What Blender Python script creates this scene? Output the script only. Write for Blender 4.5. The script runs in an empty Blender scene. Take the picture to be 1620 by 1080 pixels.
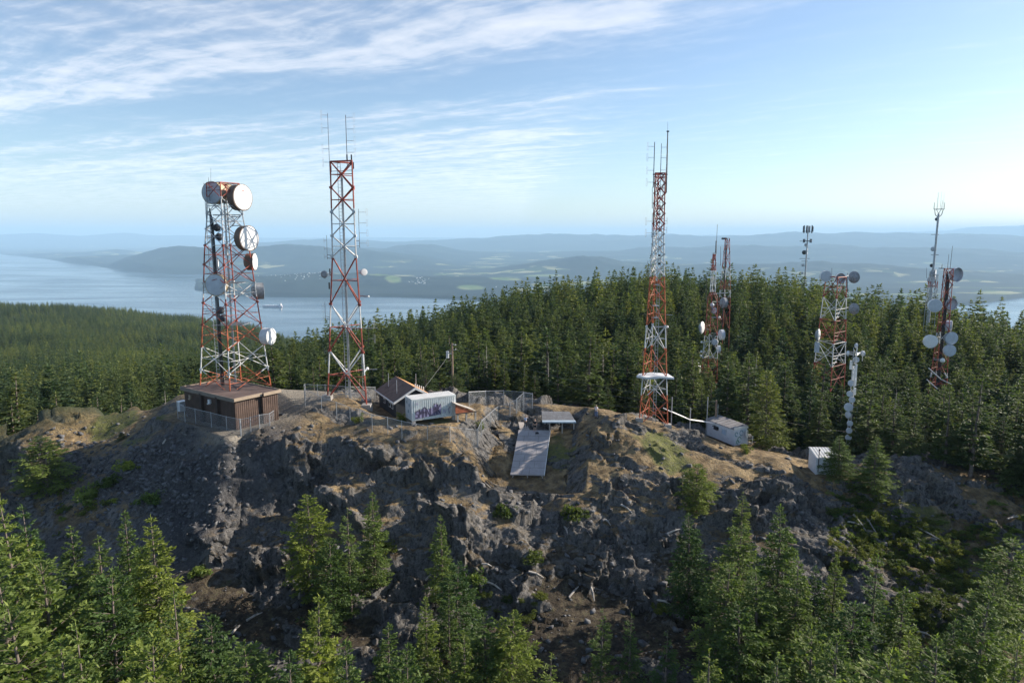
import bpy, math, random
import numpy as np
from mathutils import Vector, Matrix
from mathutils.bvhtree import BVHTree

S = bpy.context.scene
COL = S.collection
R = math.radians

# ------------------------------------------------------------------ camera, sky, sun, exposure
PITCH = R(8.8)
cam_data = bpy.data.cameras.new('camera')
cam_data.lens = 24.0; cam_data.sensor_width = 36.0
cam_data.clip_start = 0.5; cam_data.clip_end = 200000.0
cam = bpy.data.objects.new('camera', cam_data)
cam.location = (0, 0, 0); cam.rotation_euler = (R(90) - PITCH, 0, 0)
COL.objects.link(cam); S.camera = cam

SUN_EL, SUN_AZ = R(25), R(18)          # azimuth from +x towards +y
sun_dir = Vector((math.cos(SUN_EL)*math.cos(SUN_AZ), math.cos(SUN_EL)*math.sin(SUN_AZ), math.sin(SUN_EL)))
sl = bpy.data.lights.new('sun', 'SUN'); sl.energy = 4.8; sl.angle = R(0.53); sl.color = (1.0, 0.89, 0.76)
so = bpy.data.objects.new('sun', sl); so.rotation_euler = sun_dir.to_track_quat('Z', 'Y').to_euler(); COL.objects.link(so)

W = bpy.data.worlds.new('World'); S.world = W; W.use_nodes = True
nt = W.node_tree; nt.nodes.clear()
def N(tree, kind, **kw):
    n = tree.nodes.new(kind)
    for k, v in kw.items():
        if k.startswith('i_'):
            key = k[2:]
            n.inputs[int(key) if key.isdigit() else key].default_value = v
        else:
            setattr(n, k, v)
    return n
def M(tree, op, a, b=None, c=None, clamp=False):
    n = tree.nodes.new('ShaderNodeMath'); n.operation = op; n.use_clamp = clamp
    for i, x in enumerate((a, b, c)):
        if x is None: continue
        if isinstance(x, (int, float)): n.inputs[i].default_value = x
        else: tree.links.new(x, n.inputs[i])
    return n.outputs[0]
def ramp(tree, fac, stops, interp='LINEAR'):
    n = tree.nodes.new('ShaderNodeValToRGB'); n.color_ramp.interpolation = interp
    e = n.color_ramp.elements
    while len(e) > 1: e.remove(e[-1])
    e[0].position = stops[0][0]
    for i, (p, c) in enumerate(stops):
        el = e[0] if i == 0 else e.new(p)
        el.color = (c, c, c, 1) if isinstance(c, (int, float)) else (*c, 1)
    tree.links.new(fac, n.inputs[0]); return n.outputs[0]
def mixc(tree, fac, a, b, mode='MIX'):
    n = tree.nodes.new('ShaderNodeMix'); n.data_type = 'RGBA'; n.blend_type = mode
    for s, x in ((0, fac), (6, a), (7, b)):
        if isinstance(x, (int, float)): n.inputs[s].default_value = x
        elif isinstance(x, tuple): n.inputs[s].default_value = (*x, 1)
        else: tree.links.new(x, n.inputs[s])
    return n.outputs[2]
def noise(tree, vec, scale, detail=4, rough=0.55, dist=0.0, dim='3D'):
    n = tree.nodes.new('ShaderNodeTexNoise'); n.noise_dimensions = dim
    n.inputs['Scale'].default_value = scale; n.inputs['Detail'].default_value = detail
    n.inputs['Roughness'].default_value = rough; n.inputs['Distortion'].default_value = dist
    if vec is not None: tree.links.new(vec, n.inputs['Vector'])
    return n.outputs[0]

def build_sky():
    t = nt; L = t.links.new
    sky = N(t, 'ShaderNodeTexSky', sky_type='NISHITA', sun_disc=False, sun_elevation=SUN_EL,
            sun_rotation=R(90) - SUN_AZ, altitude=700, air_density=1.0, dust_density=0.9, ozone_density=2.4)
    tc = N(t, 'ShaderNodeTexCoord'); sp = N(t, 'ShaderNodeSeparateXYZ'); L(tc.outputs['Generated'], sp.inputs[0])
    z = M(t, 'MAXIMUM', sp.outputs[2], 0.012)
    px = M(t, 'DIVIDE', sp.outputs[0], z); py = M(t, 'DIVIDE', sp.outputs[1], z)
    q = M(t, 'ADD', py, M(t, 'MULTIPLY', px, 0.48))
    s = M(t, 'SUBTRACT', px, M(t, 'MULTIPLY', py, 0.48))
    # broad wobble of the bands
    cb0 = N(t, 'ShaderNodeCombineXYZ'); L(px, cb0.inputs[0]); L(py, cb0.inputs[1])
    wob = noise(t, cb0.outputs[0], 0.55, 3, 0.5)
    wob2 = noise(t, cb0.outputs[0], 2.2, 4, 0.55)
    qw = M(t, 'ADD', q, M(t, 'MULTIPLY', M(t, 'SUBTRACT', wob, 0.5), 1.3))
    qw = M(t, 'ADD', qw, M(t, 'MULTIPLY', M(t, 'SUBTRACT', wob2, 0.5), 0.18))
    cover = ramp(t, M(t, 'DIVIDE', qw, 12.0), [(0.10, 0.40), (0.18, 0.55), (0.24, 0.60), (0.30, 0.80), (0.325, 0.58), (0.36, 0.26), (0.40, 0.26),
                                              (0.45, 0.60), (0.52, 0.46), (0.60, 0.70), (0.8, 0.64), (1.0, 0.70)])
    # fade of the thick band towards the right of the view
    fade = ramp(t, M(t, 'MULTIPLY_ADD', px, 0.1, 0.5), [(0.0, 1.0), (0.53, 1.0), (0.64, 0.42), (0.8, 0.36)])
    cover = M(t, 'MULTIPLY', cover, fade)
    q2 = M(t, 'ADD', M(t, 'ADD', py, M(t, 'MULTIPLY', px, 0.76)), M(t, 'MULTIPLY', M(t, 'SUBTRACT', wob, 0.5), 1.2)); s = M(t, 'SUBTRACT', px, M(t, 'MULTIPLY', py, 0.76))
    cb = N(t, 'ShaderNodeCombineXYZ'); L(M(t, 'MULTIPLY', s, 0.42), cb.inputs[0]); L(M(t, 'MULTIPLY', q2, 1.7), cb.inputs[1])
    st = noise(t, cb.outputs[0], 1.6, 9, 0.60, 0.15)
    cbf = N(t, 'ShaderNodeCombineXYZ'); L(M(t, 'MULTIPLY', s, 1.2), cbf.inputs[0]); L(M(t, 'MULTIPLY', q2, 9.0), cbf.inputs[1])
    fine = noise(t, cbf.outputs[0], 1.3, 6, 0.6, 0.1)
    puff = noise(t, cb0.outputs[0], 4.5, 8, 0.62, 0.1)
    dens = M(t, 'ADD', M(t, 'MULTIPLY', st, 0.62), M(t, 'ADD', M(t, 'MULTIPLY', fine, 0.11), M(t, 'MULTIPLY', puff, 0.34)))
    dens = M(t, 'ADD', dens, M(t, 'MULTIPLY_ADD', cover, 0.50, -0.37))
    a = ramp(t, dens, [(0.30, 0.02), (0.44, 0.16), (0.54, 0.52), (0.70, 0.86)], 'B_SPLINE')
    hz = ramp(t, sp.outputs[2], [(0.0, 0.15), (0.03, 0.45), (0.08, 0.9), (0.2, 1.0)])
    a = M(t, 'MULTIPLY', a, hz)
    # cloud light: the sky's own brightness towards the sun plus white sunlight
    bw = N(t, 'ShaderNodeRGBToBW'); L(sky.outputs[0], bw.inputs[0])
    cl = M(t, 'ADD', M(t, 'MULTIPLY', bw.outputs[0], 0.8), 4.3)
    cc = mixc(t, 1.0, (0.93, 0.96, 1.04), cl, 'MULTIPLY')
    g = mixc(t, 1.0, sky.outputs[0], SKY_TINT, 'MULTIPLY')
    m = mixc(t, a, g, cc)
    bg = N(t, 'ShaderNodeBackground'); bg.inputs[1].default_value = SKY_STRENGTH
    L(m, bg.inputs[0]); o = N(t, 'ShaderNodeOutputWorld'); L(bg.outputs[0], o.inputs[0])
SKY_STRENGTH = 0.085
SKY_TINT = (1.0, 1.0, 1.0)
build_sky()

S.view_settings.view_transform = 'Standard'; S.view_settings.look = 'None'
S.view_settings.exposure = 1.0; S.view_settings.gamma = 1.0; S.view_settings.use_curve_mapping = False
S.cycles.max_bounces = 8; S.cycles.diffuse_bounces = 2; S.cycles.glossy_bounces = 2
S.cycles.transmission_bounces = 3; S.cycles.transparent_max_bounces = 12; S.cycles.volume_bounces = 3
S.cycles.use_denoising = True
S.cycles.caustics_reflective = False; S.cycles.caustics_refractive = False

# ------------------------------------------------------------------ helpers
CP, SP = math.cos(PITCH), math.sin(PITCH)
def P(u, v, d):
    """point at depth d (metres along the view axis) that the photograph shows at u, v"""
    r_, up = (u - 810)/1080*d, (540 - v)/1080*d
    return Vector((r_, d*CP + up*SP, -d*SP + up*CP))
def project(p):
    d = p[1]*CP - p[2]*SP; up = p[1]*SP + p[2]*CP
    return 810 + 1080*p[0]/d, 540 - 1080*up/d, d

def tag(o, label=None, cat=None, group=None, kind=None):
    if label: o['label'] = label
    if cat: o['category'] = cat
    if group: o['group'] = group
    if kind: o['kind'] = kind
    return o
def empty(name, loc, label, cat, group=None, rz=0.0):
    o = bpy.data.objects.new(name, None); COL.objects.link(o)
    o.location = loc; o.rotation_euler = (0, 0, rz); o.empty_display_size = 0.5
    return tag(o, label, cat, group)

class MB:
    """collects shapes; build() links them as ONE mesh object"""
    def __init__(s): s.v = []; s.f = []; s.m = []
    def face(s, pts, m=0):
        i = len(s.v); s.v += [tuple(p) for p in pts]; s.f.append(tuple(range(i, i+len(pts)))); s.m.append(m)
    def hexa(s, c, m=0):               # 8 corners: bottom 4 ccw, top 4 ccw
        i = len(s.v); s.v += [tuple(p) for p in c]
        for q in ((3,2,1,0), (4,5,6,7), (0,1,5,4), (1,2,6,5), (2,3,7,6), (3,0,4,7)):
            s.f.append(tuple(i+k for k in q)); s.m.append(m)
    def box(s, c, d, m=0, rot=None):
        hx, hy, hz = d[0]/2, d[1]/2, d[2]/2
        pts = [Vector(p) for p in ((-hx,-hy,-hz),(hx,-hy,-hz),(hx,hy,-hz),(-hx,hy,-hz),(-hx,-hy,hz),(hx,-hy,hz),(hx,hy,hz),(-hx,hy,hz))]
        if rot is not None: pts = [rot @ p for p in pts]
        s.hexa([p + Vector(c) for p in pts], m)
    def tube(s, a, b, r0, r1=None, n=6, m=0, caps=True):
        a, b = Vector(a), Vector(b); r1 = r0 if r1 is None else r1
        d = b - a
        if d.length < 1e-6: return
        q = d.to_track_quat('Z', 'Y'); i = len(s.v)
        for c, r in ((a, r0), (b, r1)):
            for k in range(n):
                t = 2*math.pi*k/n; s.v.append(tuple(c + q @ Vector((r*math.cos(t), r*math.sin(t), 0))))
        for k in range(n):
            s.f.append((i+k, i+(k+1) % n, i+n+(k+1) % n, i+n+k)); s.m.append(m)
        if caps:
            s.f.append(tuple(i+n-1-k for k in range(n))); s.m.append(m)
            s.f.append(tuple(i+n+k for k in range(n))); s.m.append(m)
    def path(s, pts, r, n=5, m=0):
        for a, b in zip(pts, pts[1:]): s.tube(a, b, r, r, n, m)
    def lathe(s, prof, origin, axis, n=20, m=0):
        """prof: list of (radius, distance along axis)"""
        q = Vector(axis).normalized().to_track_quat('Z', 'Y'); o = Vector(origin); i = len(s.v)
        for r, h in prof:
            for k in range(n):
                t = 2*math.pi*k/n; s.v.append(tuple(o + q @ Vector((r*math.cos(t), r*math.sin(t), h))))
        for j in range(len(prof)-1):
            for k in range(n):
                s.f.append((i+j*n+k, i+j*n+(k+1) % n, i+(j+1)*n+(k+1) % n, i+(j+1)*n+k)); s.m.append(m)
        s.f.append(tuple(i+n-1-k for k in range(n))); s.m.append(m)
        j = len(prof)-1
        s.f.append(tuple(i+j*n+k for k in range(n))); s.m.append(m)
    def build(s, name, mats, parent=None, smooth=False, loc=None):
        me = bpy.data.meshes.new(name); me.from_pydata(s.v, [], s.f)
        if not isinstance(mats, (list, tuple)): mats = [mats]
        for m_ in mats: me.materials.append(m_)
        if len(mats) > 1: me.polygons.foreach_set('material_index', s.m)
        if smooth: me.polygons.foreach_set('use_smooth', [True]*len(me.polygons))
        me.update()
        o = bpy.data.objects.new(name, me); COL.objects.link(o)
        if parent is not None: o.parent = parent
        if loc is not None: o.location = loc
        return o

def np_mesh(name, verts, faces, mats, parent=None, smooth=True):
    me = bpy.data.meshes.new(name)
    k = faces.shape[1]
    me.vertices.add(len(verts)); me.vertices.foreach_set('co', np.ascontiguousarray(verts, dtype=np.float32).ravel())
    me.loops.add(faces.size); me.loops.foreach_set('vertex_index', np.ascontiguousarray(faces, dtype=np.int32).ravel())
    me.polygons.add(len(faces)); me.polygons.foreach_set('loop_start', np.arange(0, faces.size, k, dtype=np.int32))
    try: me.polygons.foreach_set('loop_total', np.full(len(faces), k, dtype=np.int32))
    except Exception: pass
    if smooth: me.polygons.foreach_set('use_smooth', np.ones(len(faces), dtype=bool))
    me.update(calc_edges=True); me.validate()
    for m_ in (mats if isinstance(mats, (list, tuple)) else [mats]): me.materials.append(m_)
    o = bpy.data.objects.new(name, me); COL.objects.link(o)
    if parent is not None: o.parent = parent
    return o
def grid_faces(nr, nc):
    i = np.arange(nr*nc).reshape(nr, nc)
    return np.stack([i[:-1, :-1].ravel(), i[:-1, 1:].ravel(), i[1:, 1:].ravel(), i[1:, :-1].ravel()], 1)
def attr(o, name, arr):
    a = o.data.attributes.new(name, 'FLOAT', 'POINT'); a.data.foreach_set('value', np.ascontiguousarray(arr, dtype=np.float32))

# numpy gradient noise
_rs = np.random.RandomState(7)
_perm = np.concatenate([_rs.permutation(256)]*3)
_g = _rs.normal(size=(256, 3)); _g /= np.linalg.norm(_g, axis=1)[:, None]
def pn(x, y, z):
    xi, yi, zi = np.floor(x).astype(int), np.floor(y).astype(int), np.floor(z).astype(int)
    xf, yf, zf = x-xi, y-yi, z-zi
    u, v, w = [t*t*t*(t*(t*6-15)+10) for t in (xf, yf, zf)]
    out = 0
    for dx in (0, 1):
        for dy in (0, 1):
            h1 = _perm[_perm[(xi+dx) & 255] + ((yi+dy) & 255)]
            for dz in (0, 1):
                g = _g[_perm[h1 + ((zi+dz) & 255)] & 255]
                d = g[..., 0]*(xf-dx) + g[..., 1]*(yf-dy) + g[..., 2]*(zf-dz)
                out = out + d*(u if dx else 1-u)*(v if dy else 1-v)*(w if dz else 1-w)
    return out*1.5
def fbm(x, y, z, f, octv=4, gain=0.5, ridged=False, off=0.0):
    out = 0; a = 1.0; tot = 0
    for k in range(octv):
        n = pn(x*f+off+k*17.3, y*f+off*1.3-k*9.1, z*f+k*4.7)
        if ridged: n = 1-2*np.abs(n)*1.3
        out = out + a*n; tot += a; a *= gain; f *= 2.03
    return out/tot
def sstep(a, b, x):
    t = np.clip((x-a)/(b-a), 0, 1); return t*t*(3-2*t)

# ------------------------------------------------------------------ materials
def newmat(name):
    m = bpy.data.materials.new(name); m.use_nodes = True; t = m.node_tree; t.nodes.clear()
    o = N(t, 'ShaderNodeOutputMaterial'); b = N(t, 'ShaderNodeBsdfPrincipled'); t.links.new(b.outputs[0], o.inputs[0])
    return m, t, b, o
MATS = {}
def mat(name, col, rough=0.6, metal=0.0, var=0.12, scale=1.5, bump=0.0, dirt=None, spec=0.4):
    """plain surface with uneven, weathered colour"""
    if name in MATS: return MATS[name]
    m, t, b, o = newmat(name)
    tc = N(t, 'ShaderNodeTexCoord')
    n1 = noise(t, tc.outputs['Object'], scale, 6, 0.6)
    lo = tuple(c*(1-var*2) for c in col); hi = tuple(min(1, c*(1+var)) for c in col)
    c = mixc(t, ramp(t, n1, [(0.3, 0.0), (0.7, 1.0)]), lo, hi)
    if dirt:
        n2 = noise(t, tc.outputs['Object'], scale*2.7, 8, 0.7, 1.0)
        c = mixc(t, ramp(t, n2, [(0.5, 0.0), (0.68, dirt[1])]), c, dirt[0])
    t.links.new(c, b.inputs['Base Color'])
    b.inputs['Roughness'].default_value = rough; b.inputs['Metallic'].default_value = metal
    b.inputs['Specular IOR Level'].default_value = spec
    if bump:
        bn = N(t, 'ShaderNodeBump'); bn.inputs['Strength'].default_value = bump; bn.inputs['Distance'].default_value = 0.05
        t.links.new(noise(t, tc.outputs['Object'], scale*6, 5), bn.inputs['Height']); t.links.new(bn.outputs[0], b.inputs['Normal'])
    MATS[name] = m; return m
# ------------------------------------------------------------------ the hill and the slopes round it
def rock_material():
    m, t, b, o = newmat('hill_ground'); L = t.links.new
    geo = N(t, 'ShaderNodeNewGeometry'); pos = geo.outputs['Position']
    sepn = N(t, 'ShaderNodeSeparateXYZ'); L(geo.outputs['Normal'], sepn.inputs[0])
    def at(n): return N(t, 'ShaderNodeAttribute', attribute_name=n).outputs['Fac']
    mp = N(t, 'ShaderNodeMapping'); L(pos, mp.inputs['Vector']); mp.inputs['Scale'].default_value = (1, 1, 0.35)
    mp.inputs['Rotation'].default_value = (0.15, 0.3, 0)
    n_big = noise(t, pos, 0.13, 5, 0.6, 0.6); n_mid = noise(t, mp.outputs[0], 0.9, 8, 0.66, 0.5)
    n_fine = noise(t, pos, 5.0, 6, 0.7)
    mp2 = N(t, 'ShaderNodeMapping'); L(pos, mp2.inputs['Vector']); mp2.inputs['Scale'].default_value = (2.2, 2.2, 0.4); mp2.inputs['Rotation'].default_value = (0.1, -0.35, 0.4)
    crack = ramp(t, noise(t, mp2.outputs[0], 1.0, 6, 0.7), [(0.36, 0.35), (0.5, 1.0)])
    rock = ramp(t, n_mid, [(0.25, (0.022, 0.024, 0.028)), (0.45, (0.060, 0.064, 0.072)), (0.58, (0.115, 0.118, 0.125)), (0.72, (0.21, 0.205, 0.20)), (0.85, (0.33, 0.32, 0.30))])
    rock = mixc(t, 0.5, rock, ramp(t, n_fine, [(0.3, (0.03, 0.032, 0.036)), (0.7, (0.20, 0.20, 0.20))]))
    rock = mixc(t, 1.0, rock, crack, 'MULTIPLY')
    rock = mixc(t, 1.0, rock, (1.30, 1.22, 1.10), 'MULTIPLY')
    rock = mixc(t, ramp(t, noise(t, pos, 0.55, 8, 0.72), [(0.52, 0.0), (0.64, 0.5)]), rock, ramp(t, n_fine, [(0.3, (0.07, 0.052, 0.028)), (0.7, (0.20, 0.155, 0.085))]))
    # pale lichen flecks
    lich = ramp(t, noise(t, pos, 2.6, 7, 0.75), [(0.63, 0.0), (0.70, 0.5)])
    rock = mixc(t, lich, rock, (0.34, 0.35, 0.33))
    grass = ramp(t, noise(t, pos, 0.8, 8, 0.7), [(0.3, (0.075, 0.052, 0.030)), (0.45, (0.17, 0.12, 0.062)), (0.6, (0.31, 0.23, 0.125)), (0.8, (0.26, 0.215, 0.13))])
    green = ramp(t, noise(t, pos, 1.7, 7, 0.7), [(0.3, (0.06, 0.080, 0.022)), (0.7, (0.17, 0.185, 0.055))])
    grass = mixc(t, ramp(t, M(t, 'ADD', at('green'), M(t, 'ADD', M(t, 'MULTIPLY_ADD', n_big, 0.8, -0.45), M(t, 'MULTIPLY_ADD', n_mid, 0.8, -0.4))), [(0.25, 0.0), (0.75, 0.85)]), grass, green)
    grass = mixc(t, ramp(t, noise(t, pos, 1.9, 8, 0.75), [(0.52, 0.0), (0.60, 0.8)]), grass, (0.085, 0.078, 0.070))
    duff = ramp(t, noise(t, pos, 1.3, 9, 0.75), [(0.35, (0.018, 0.015, 0.012)), (0.5, (0.050, 0.040, 0.028)), (0.58, (0.095, 0.078, 0.050)), (0.66, (0.045, 0.055, 0.022)), (0.75, (0.13, 0.11, 0.075))])
    up = M(t, 'ADD', sepn.outputs[2], M(t, 'MULTIPLY_ADD', n_fine, 0.22, -0.11))
    up = M(t, 'ADD', up, M(t, 'MULTIPLY_ADD', n_mid, 0.30, -0.15))
    up = M(t, 'ADD', up, M(t, 'MULTIPLY_ADD', n_big, 0.45, -0.225))
    up = M(t, 'ADD', up, M(t, 'MULTIPLY', at('soil'), 0.35))
    up = M(t, 'SUBTRACT', up, M(t, 'MULTIPLY', at('slab'), 0.34))
    gmask = ramp(t, up, [(0.80, 0.0), (0.90, 1.0)])
    soil = mixc(t, at('low'), grass, duff)
    c = mixc(t, gmask, rock, soil)
    gravel = ramp(t, n_fine, [(0.3, (0.15, 0.135, 0.11)), (0.7, (0.33, 0.30, 0.25))])
    c = mixc(t, at('pad'), c, gravel)
    scree = ramp(t, noise(t, pos, 3.2, 8, 0.8), [(0.35, (0.030, 0.031, 0.034)), (0.55, (0.078, 0.077, 0.080)), (0.75, (0.17, 0.165, 0.16))])
    c = mixc(t, M(t, 'MULTIPLY', at('scree'), ramp(t, n_big, [(0.3, 0.45), (0.6, 1.0)])), c, scree)
    ff = ramp(t, noise(t, pos, 0.12, 6, 0.6), [(0.3, (0.018, 0.026, 0.010)), (0.7, (0.050, 0.060, 0.022))])
    c = mixc(t, at('forest'), c, ff)
    L(c, b.inputs['Base Color']); b.inputs['Roughness'].default_value = 0.92; b.inputs['Specular IOR Level'].default_value = 0.25
    bp = N(t, 'ShaderNodeBump'); bp.inputs['Strength'].default_value = 1.0; bp.inputs['Distance'].default_value = 0.38
    h = M(t, 'ADD', M(t, 'MULTIPLY', n_mid, 0.9), M(t, 'MULTIPLY', n_fine, 0.35))
    h = M(t, 'ADD', h, M(t, 'MULTIPLY', crack, 0.25))
    L(h, bp.inputs['Height']); L(bp.outputs[0], b.inputs['Normal'])
    return m

def theta_of(u): return math.atan((u-810)/1080/0.985)
CT = []
for u, v, d in [
    # skyline and rim of the summit
    (-120,705,96),(0,702,96),(70,670,99),(150,666,101),(215,658,101),(260,643,100),(290,628,101),(360,615,101),(440,622,104),
    (520,618,103),(640,622,106),(780,632,104),(860,641,99),(950,648,97),(1010,660,97),(1100,682,96),(1190,706,95),
    (1290,736,93),(1400,721,94),(1500,727,95),(1620,750,94),(1740,770,94),
    # summit surface
    (60,700,90),(150,690,94),(240,668,94),
    (330,655,88),(373,682,83.5),(436,655,88),(300,662,86),(470,640,93),(550,632,94),(590,650,90),
    (620,668,87),(700,668,86.5),(740,655,92),(800,655,93),(870,668,90),(910,672,88),(985,672,89),(1060,680,91),(1150,708,89.5),
    (1215,717,91),(1240,730,86),(1304,750,86),(1390,740,86),(1480,745,87),(1580,775,86),(1000,705,86),(1050,712,86),
    # left flank
    (-80,790,88),(0,760,88),(100,750,86),(200,720,86),(280,700,84.5),(350,700,82),(420,692,81.5),(470,668,84.5),
    (0,850,80),(100,840,78),(200,830,77),(300,800,77),(380,780,77.5),(200,950,68),(60,960,70),(300,920,69),
    # brink of the cliff
    (500,672,84),(560,682,83.5),(620,696,82.5),(700,706,82),(760,716,82),(795,735,84.5),(835,764,84),(885,712,86.5),(905,748,83.5),
    (950,722,85),(1000,740,83),(1060,722,85.5),(1120,720,86),(1190,735,85),(1240,752,83.5),(1290,775,82.5),
    # cliff
    (450,740,80),(520,760,79),(600,765,78.5),(680,770,78.5),(760,775,79.5),(840,795,81.5),(900,800,79),(980,795,79.5),(1070,780,80),(1150,785,80),
    (420,850,74),(520,860,73),(620,860,73),(720,860,73.5),(820,870,73.5),(920,870,74.5),(1000,870,75),(1100,860,75.5),(1200,850,76),
    (400,950,69),(520,950,68),(640,950,69),(760,950,70),(860,940,71),(960,930,72),(1060,920,72),(1160,920,71),
    (1260,830,77),(1320,850,76),(1380,870,76),(1440,920,72),(1300,940,70),
    (1400,800,81),(1480,790,83),(1560,810,82),(1620,820,82),(1500,870,78),(1600,880,77),(1560,960,72),(1700,900,76),
    # foot
    (300,1080,59),(500,1080,60),(700,1080,60),(900,1080,60),(1153,991,65),(1100,1080,60),(1300,1080,59),(1500,1080,62),(1680,1080,62),(60,1080,60),(-100,1000,66),
    ]:
    p = P(u, v, d); CT.append((math.atan2(p.x, p.y), math.log(math.hypot(p.x, p.y)), p.z))
for th in (-60, -40, -20, 0, 20, 40, 60):
    for r_, z in ((12, -66), (25, -58), (40, -49)):
        CT.append((R(th), math.log(r_), z))
US = (-500, -150, 0, 200, 400, 600, 800, 1000, 1200, 1400, 1620, 1800, 2200)
for r_, zs in ((118, (-41,-41,-40,-42,-37,-32,-32,-34,-36,-38,-39,-40,-42)),
               (170, (-46,-46,-46,-48,-46,-41,-40,-40,-43,-45,-45,-46,-48)),
               (300, (-62,-62,-63,-65,-65,-50,-38,-28,-29,-36,-42,-48,-55)),
               (420, (-78,-78,-78,-81,-85,-85,-72,-64,-68,-76,-84,-92,-100)),
               (600, (-95,-95,-96,-101,-106,-122,-150,-150,-150,-150,-150,-150,-150)),
               (1000, (-119,-119,-120,-130,-136,-210,-260,-260,-260,-260,-260,-260,-260)),
               (1700, (-144,-145,-146,-176,-218,-380,-430,-450,-450,-450,-450,-450,-450)),
               (2300, (-400,-400,-400,-420,-500,-560,-560,-560,-560,-560,-560,-560,-560)),
               (3600, (-730,)*13)):
    for u, z in zip(US, zs): CT.append((theta_of(u), math.log(r_), z))
CT = np.array(CT)
def _k(d): return d*np.sqrt(d*d+0.0004)          # between linear and cubic
# gentle thin-plate style interpolation of z/r in (azimuth, log distance)
_A = CT[:, :2]; _n = len(_A)
_D = np.hypot(_A[:, None, 0]-_A[None, :, 0], _A[:, None, 1]-_A[None, :, 1])
_K = np.sqrt(_D*_D + 0.00012)
_Pm = np.concatenate([np.ones((_n, 1)), _A], 1)
_sys = np.block([[-_K - 0*np.eye(_n), _Pm], [_Pm.T, np.zeros((3, 3))]])
_w = np.linalg.solve(_sys, np.concatenate([CT[:, 2]/np.exp(CT[:, 1]), np.zeros(3)]))
def base_z(x, y):
    th = np.arctan2(x, y); lr = np.log(np.hypot(x, y)); out = np.zeros(x.shape)
    f = out.ravel(); a, b = th.ravel(), lr.ravel()
    for i in range(0, len(f), 20000):
        d = np.hypot(a[i:i+20000, None]-_A[None, :, 0], b[i:i+20000, None]-_A[None, :, 1])
        f[i:i+20000] = -np.sqrt(d*d+0.00012) @ _w[:_n] + _w[_n] + _w[_n+1]*a[i:i+20000] + _w[_n+2]*b[i:i+20000]
    return f.reshape(x.shape)*np.exp(lr)

PADS = []   # (x, y, radius): level ground round what is built
for u, v, d, r_ in ((373,650,88,6.5),(410,650,88,5),(460,625,97,5),(560,628,95,4.5),(640,655,90,4),(690,660,89,4),(1033,665,95,3.5),(1150,700,90,3),(1304,740,87,2),
                    (375,612,95,7), (845,672,91.5,1.6), (885,662,91,2.0), (590,632,95,4)):
    p = P(u, v, d); PADS.append((p.x, p.y, r_))

def _oz(u, v, z):
    t = (540-v)/1080; return P(u, v, z/(-SP+t*CP))
def _rect(c, ang, x0, x1, y0, y1, z):
    ca, sa = math.cos(ang), math.sin(ang); return [Vector((c.x+x*ca-y*sa, c.y+x*sa+y*ca, z)) for x, y in ((x0, y0), (x1, y0), (x1, y1), (x0, y1))]
_c1, _c2, _c3, _c4, _c5 = _oz(371, 631, -19.7), P(652, 666, 86), P(623.6, 638, 91), P(1161, 704, 94), P(1290, 749, 85)
# level or lowered ground: corners, gap under them, how far it may rise per metre outside, and whether the ground is also filled up to it
CUTS = [([P(820.6, 679.6, 92), P(870.5, 680.5, 92), P(861, 750.5, 85.5), P(807.3, 749.6, 85.5)], 0.6, 0.22, False),
        ([P(820, 667.2, 94.3), P(830.5, 667.5, 94.3), P(838, 679.2, 92.3), P(822.5, 678.6, 92.3)], 0.35, 0.5, False),
        ([P(857, 650.0, 95.6), P(901, 651, 95.6), P(911.5, 667.3, 91.4), P(858, 667.3, 91.4)], 0.5, 0.35, False),
        (_rect(_c1, R(55), -1.5, 8.5, -1.2, 13.5, -23.6), 0.0, 0.5, True),
        (_rect(_c2, R(28), -0.8, 6.8, -1.2, 3.0, _c2.z), 0.55, 0.5, True),
        (_rect(_c3, math.atan2(.46, .89), -0.8, 6.5, -0.6, 8.8, _c3.z-2.2), 0.0, 0.5, True),
        (_rect(_c4, R(22.8), -0.8, 3.2, -0.5, 6.4, _c4.z), 0.35, 0.6, True),
        (_rect(_c5, R(-4), -0.5, 3.5, -0.7, 3, _c5.z), 0.05, 0.5, True)]
def apply_cuts(X, Y, Z):
    for q, gap, sl, fill in sorted(CUTS, key=lambda c: not c[3]):
        cx, cy = sum(p.x for p in q)/4, sum(p.y for p in q)/4
        m = np.hypot(X-cx, Y-cy) < (22 if fill else 11)
        x, y, z = X[m], Y[m], Z[m]
        A = np.array([[p.x, p.y, 1] for p in q]); c = np.linalg.lstsq(A, np.array([p.z for p in q]), rcond=None)[0]
        d = np.full(x.shape, -1e9)
        ar = sum(q[i].x*q[(i+1) % 4].y-q[(i+1) % 4].x*q[i].y for i in range(4)); sg = 1 if ar > 0 else -1
        for i in range(4):
            a, b = q[i], q[(i+1) % 4]; ex, ey = b.x-a.x, b.y-a.y; L_ = math.hypot(ex, ey)
            d = np.maximum(d, sg*((x-a.x)*ey-(y-a.y)*ex)/L_)
        d = np.maximum(d, 0)
        # outside the footprint use the nearest height, not the extended slope
        pl = np.clip(c[0]*x+c[1]*y+c[2], min(p.z for p in q)-(0 if fill else 6), max(p.z for p in q))-gap
        z = np.minimum(z, pl+d*sl+np.maximum(d-3.0, 0)*(0.8 if not fill else 0.6))
        if fill: z = np.maximum(z, pl-0.05-np.maximum(d-0.8, 0)*1.1)
        Z[m] = z
    return Z
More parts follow.
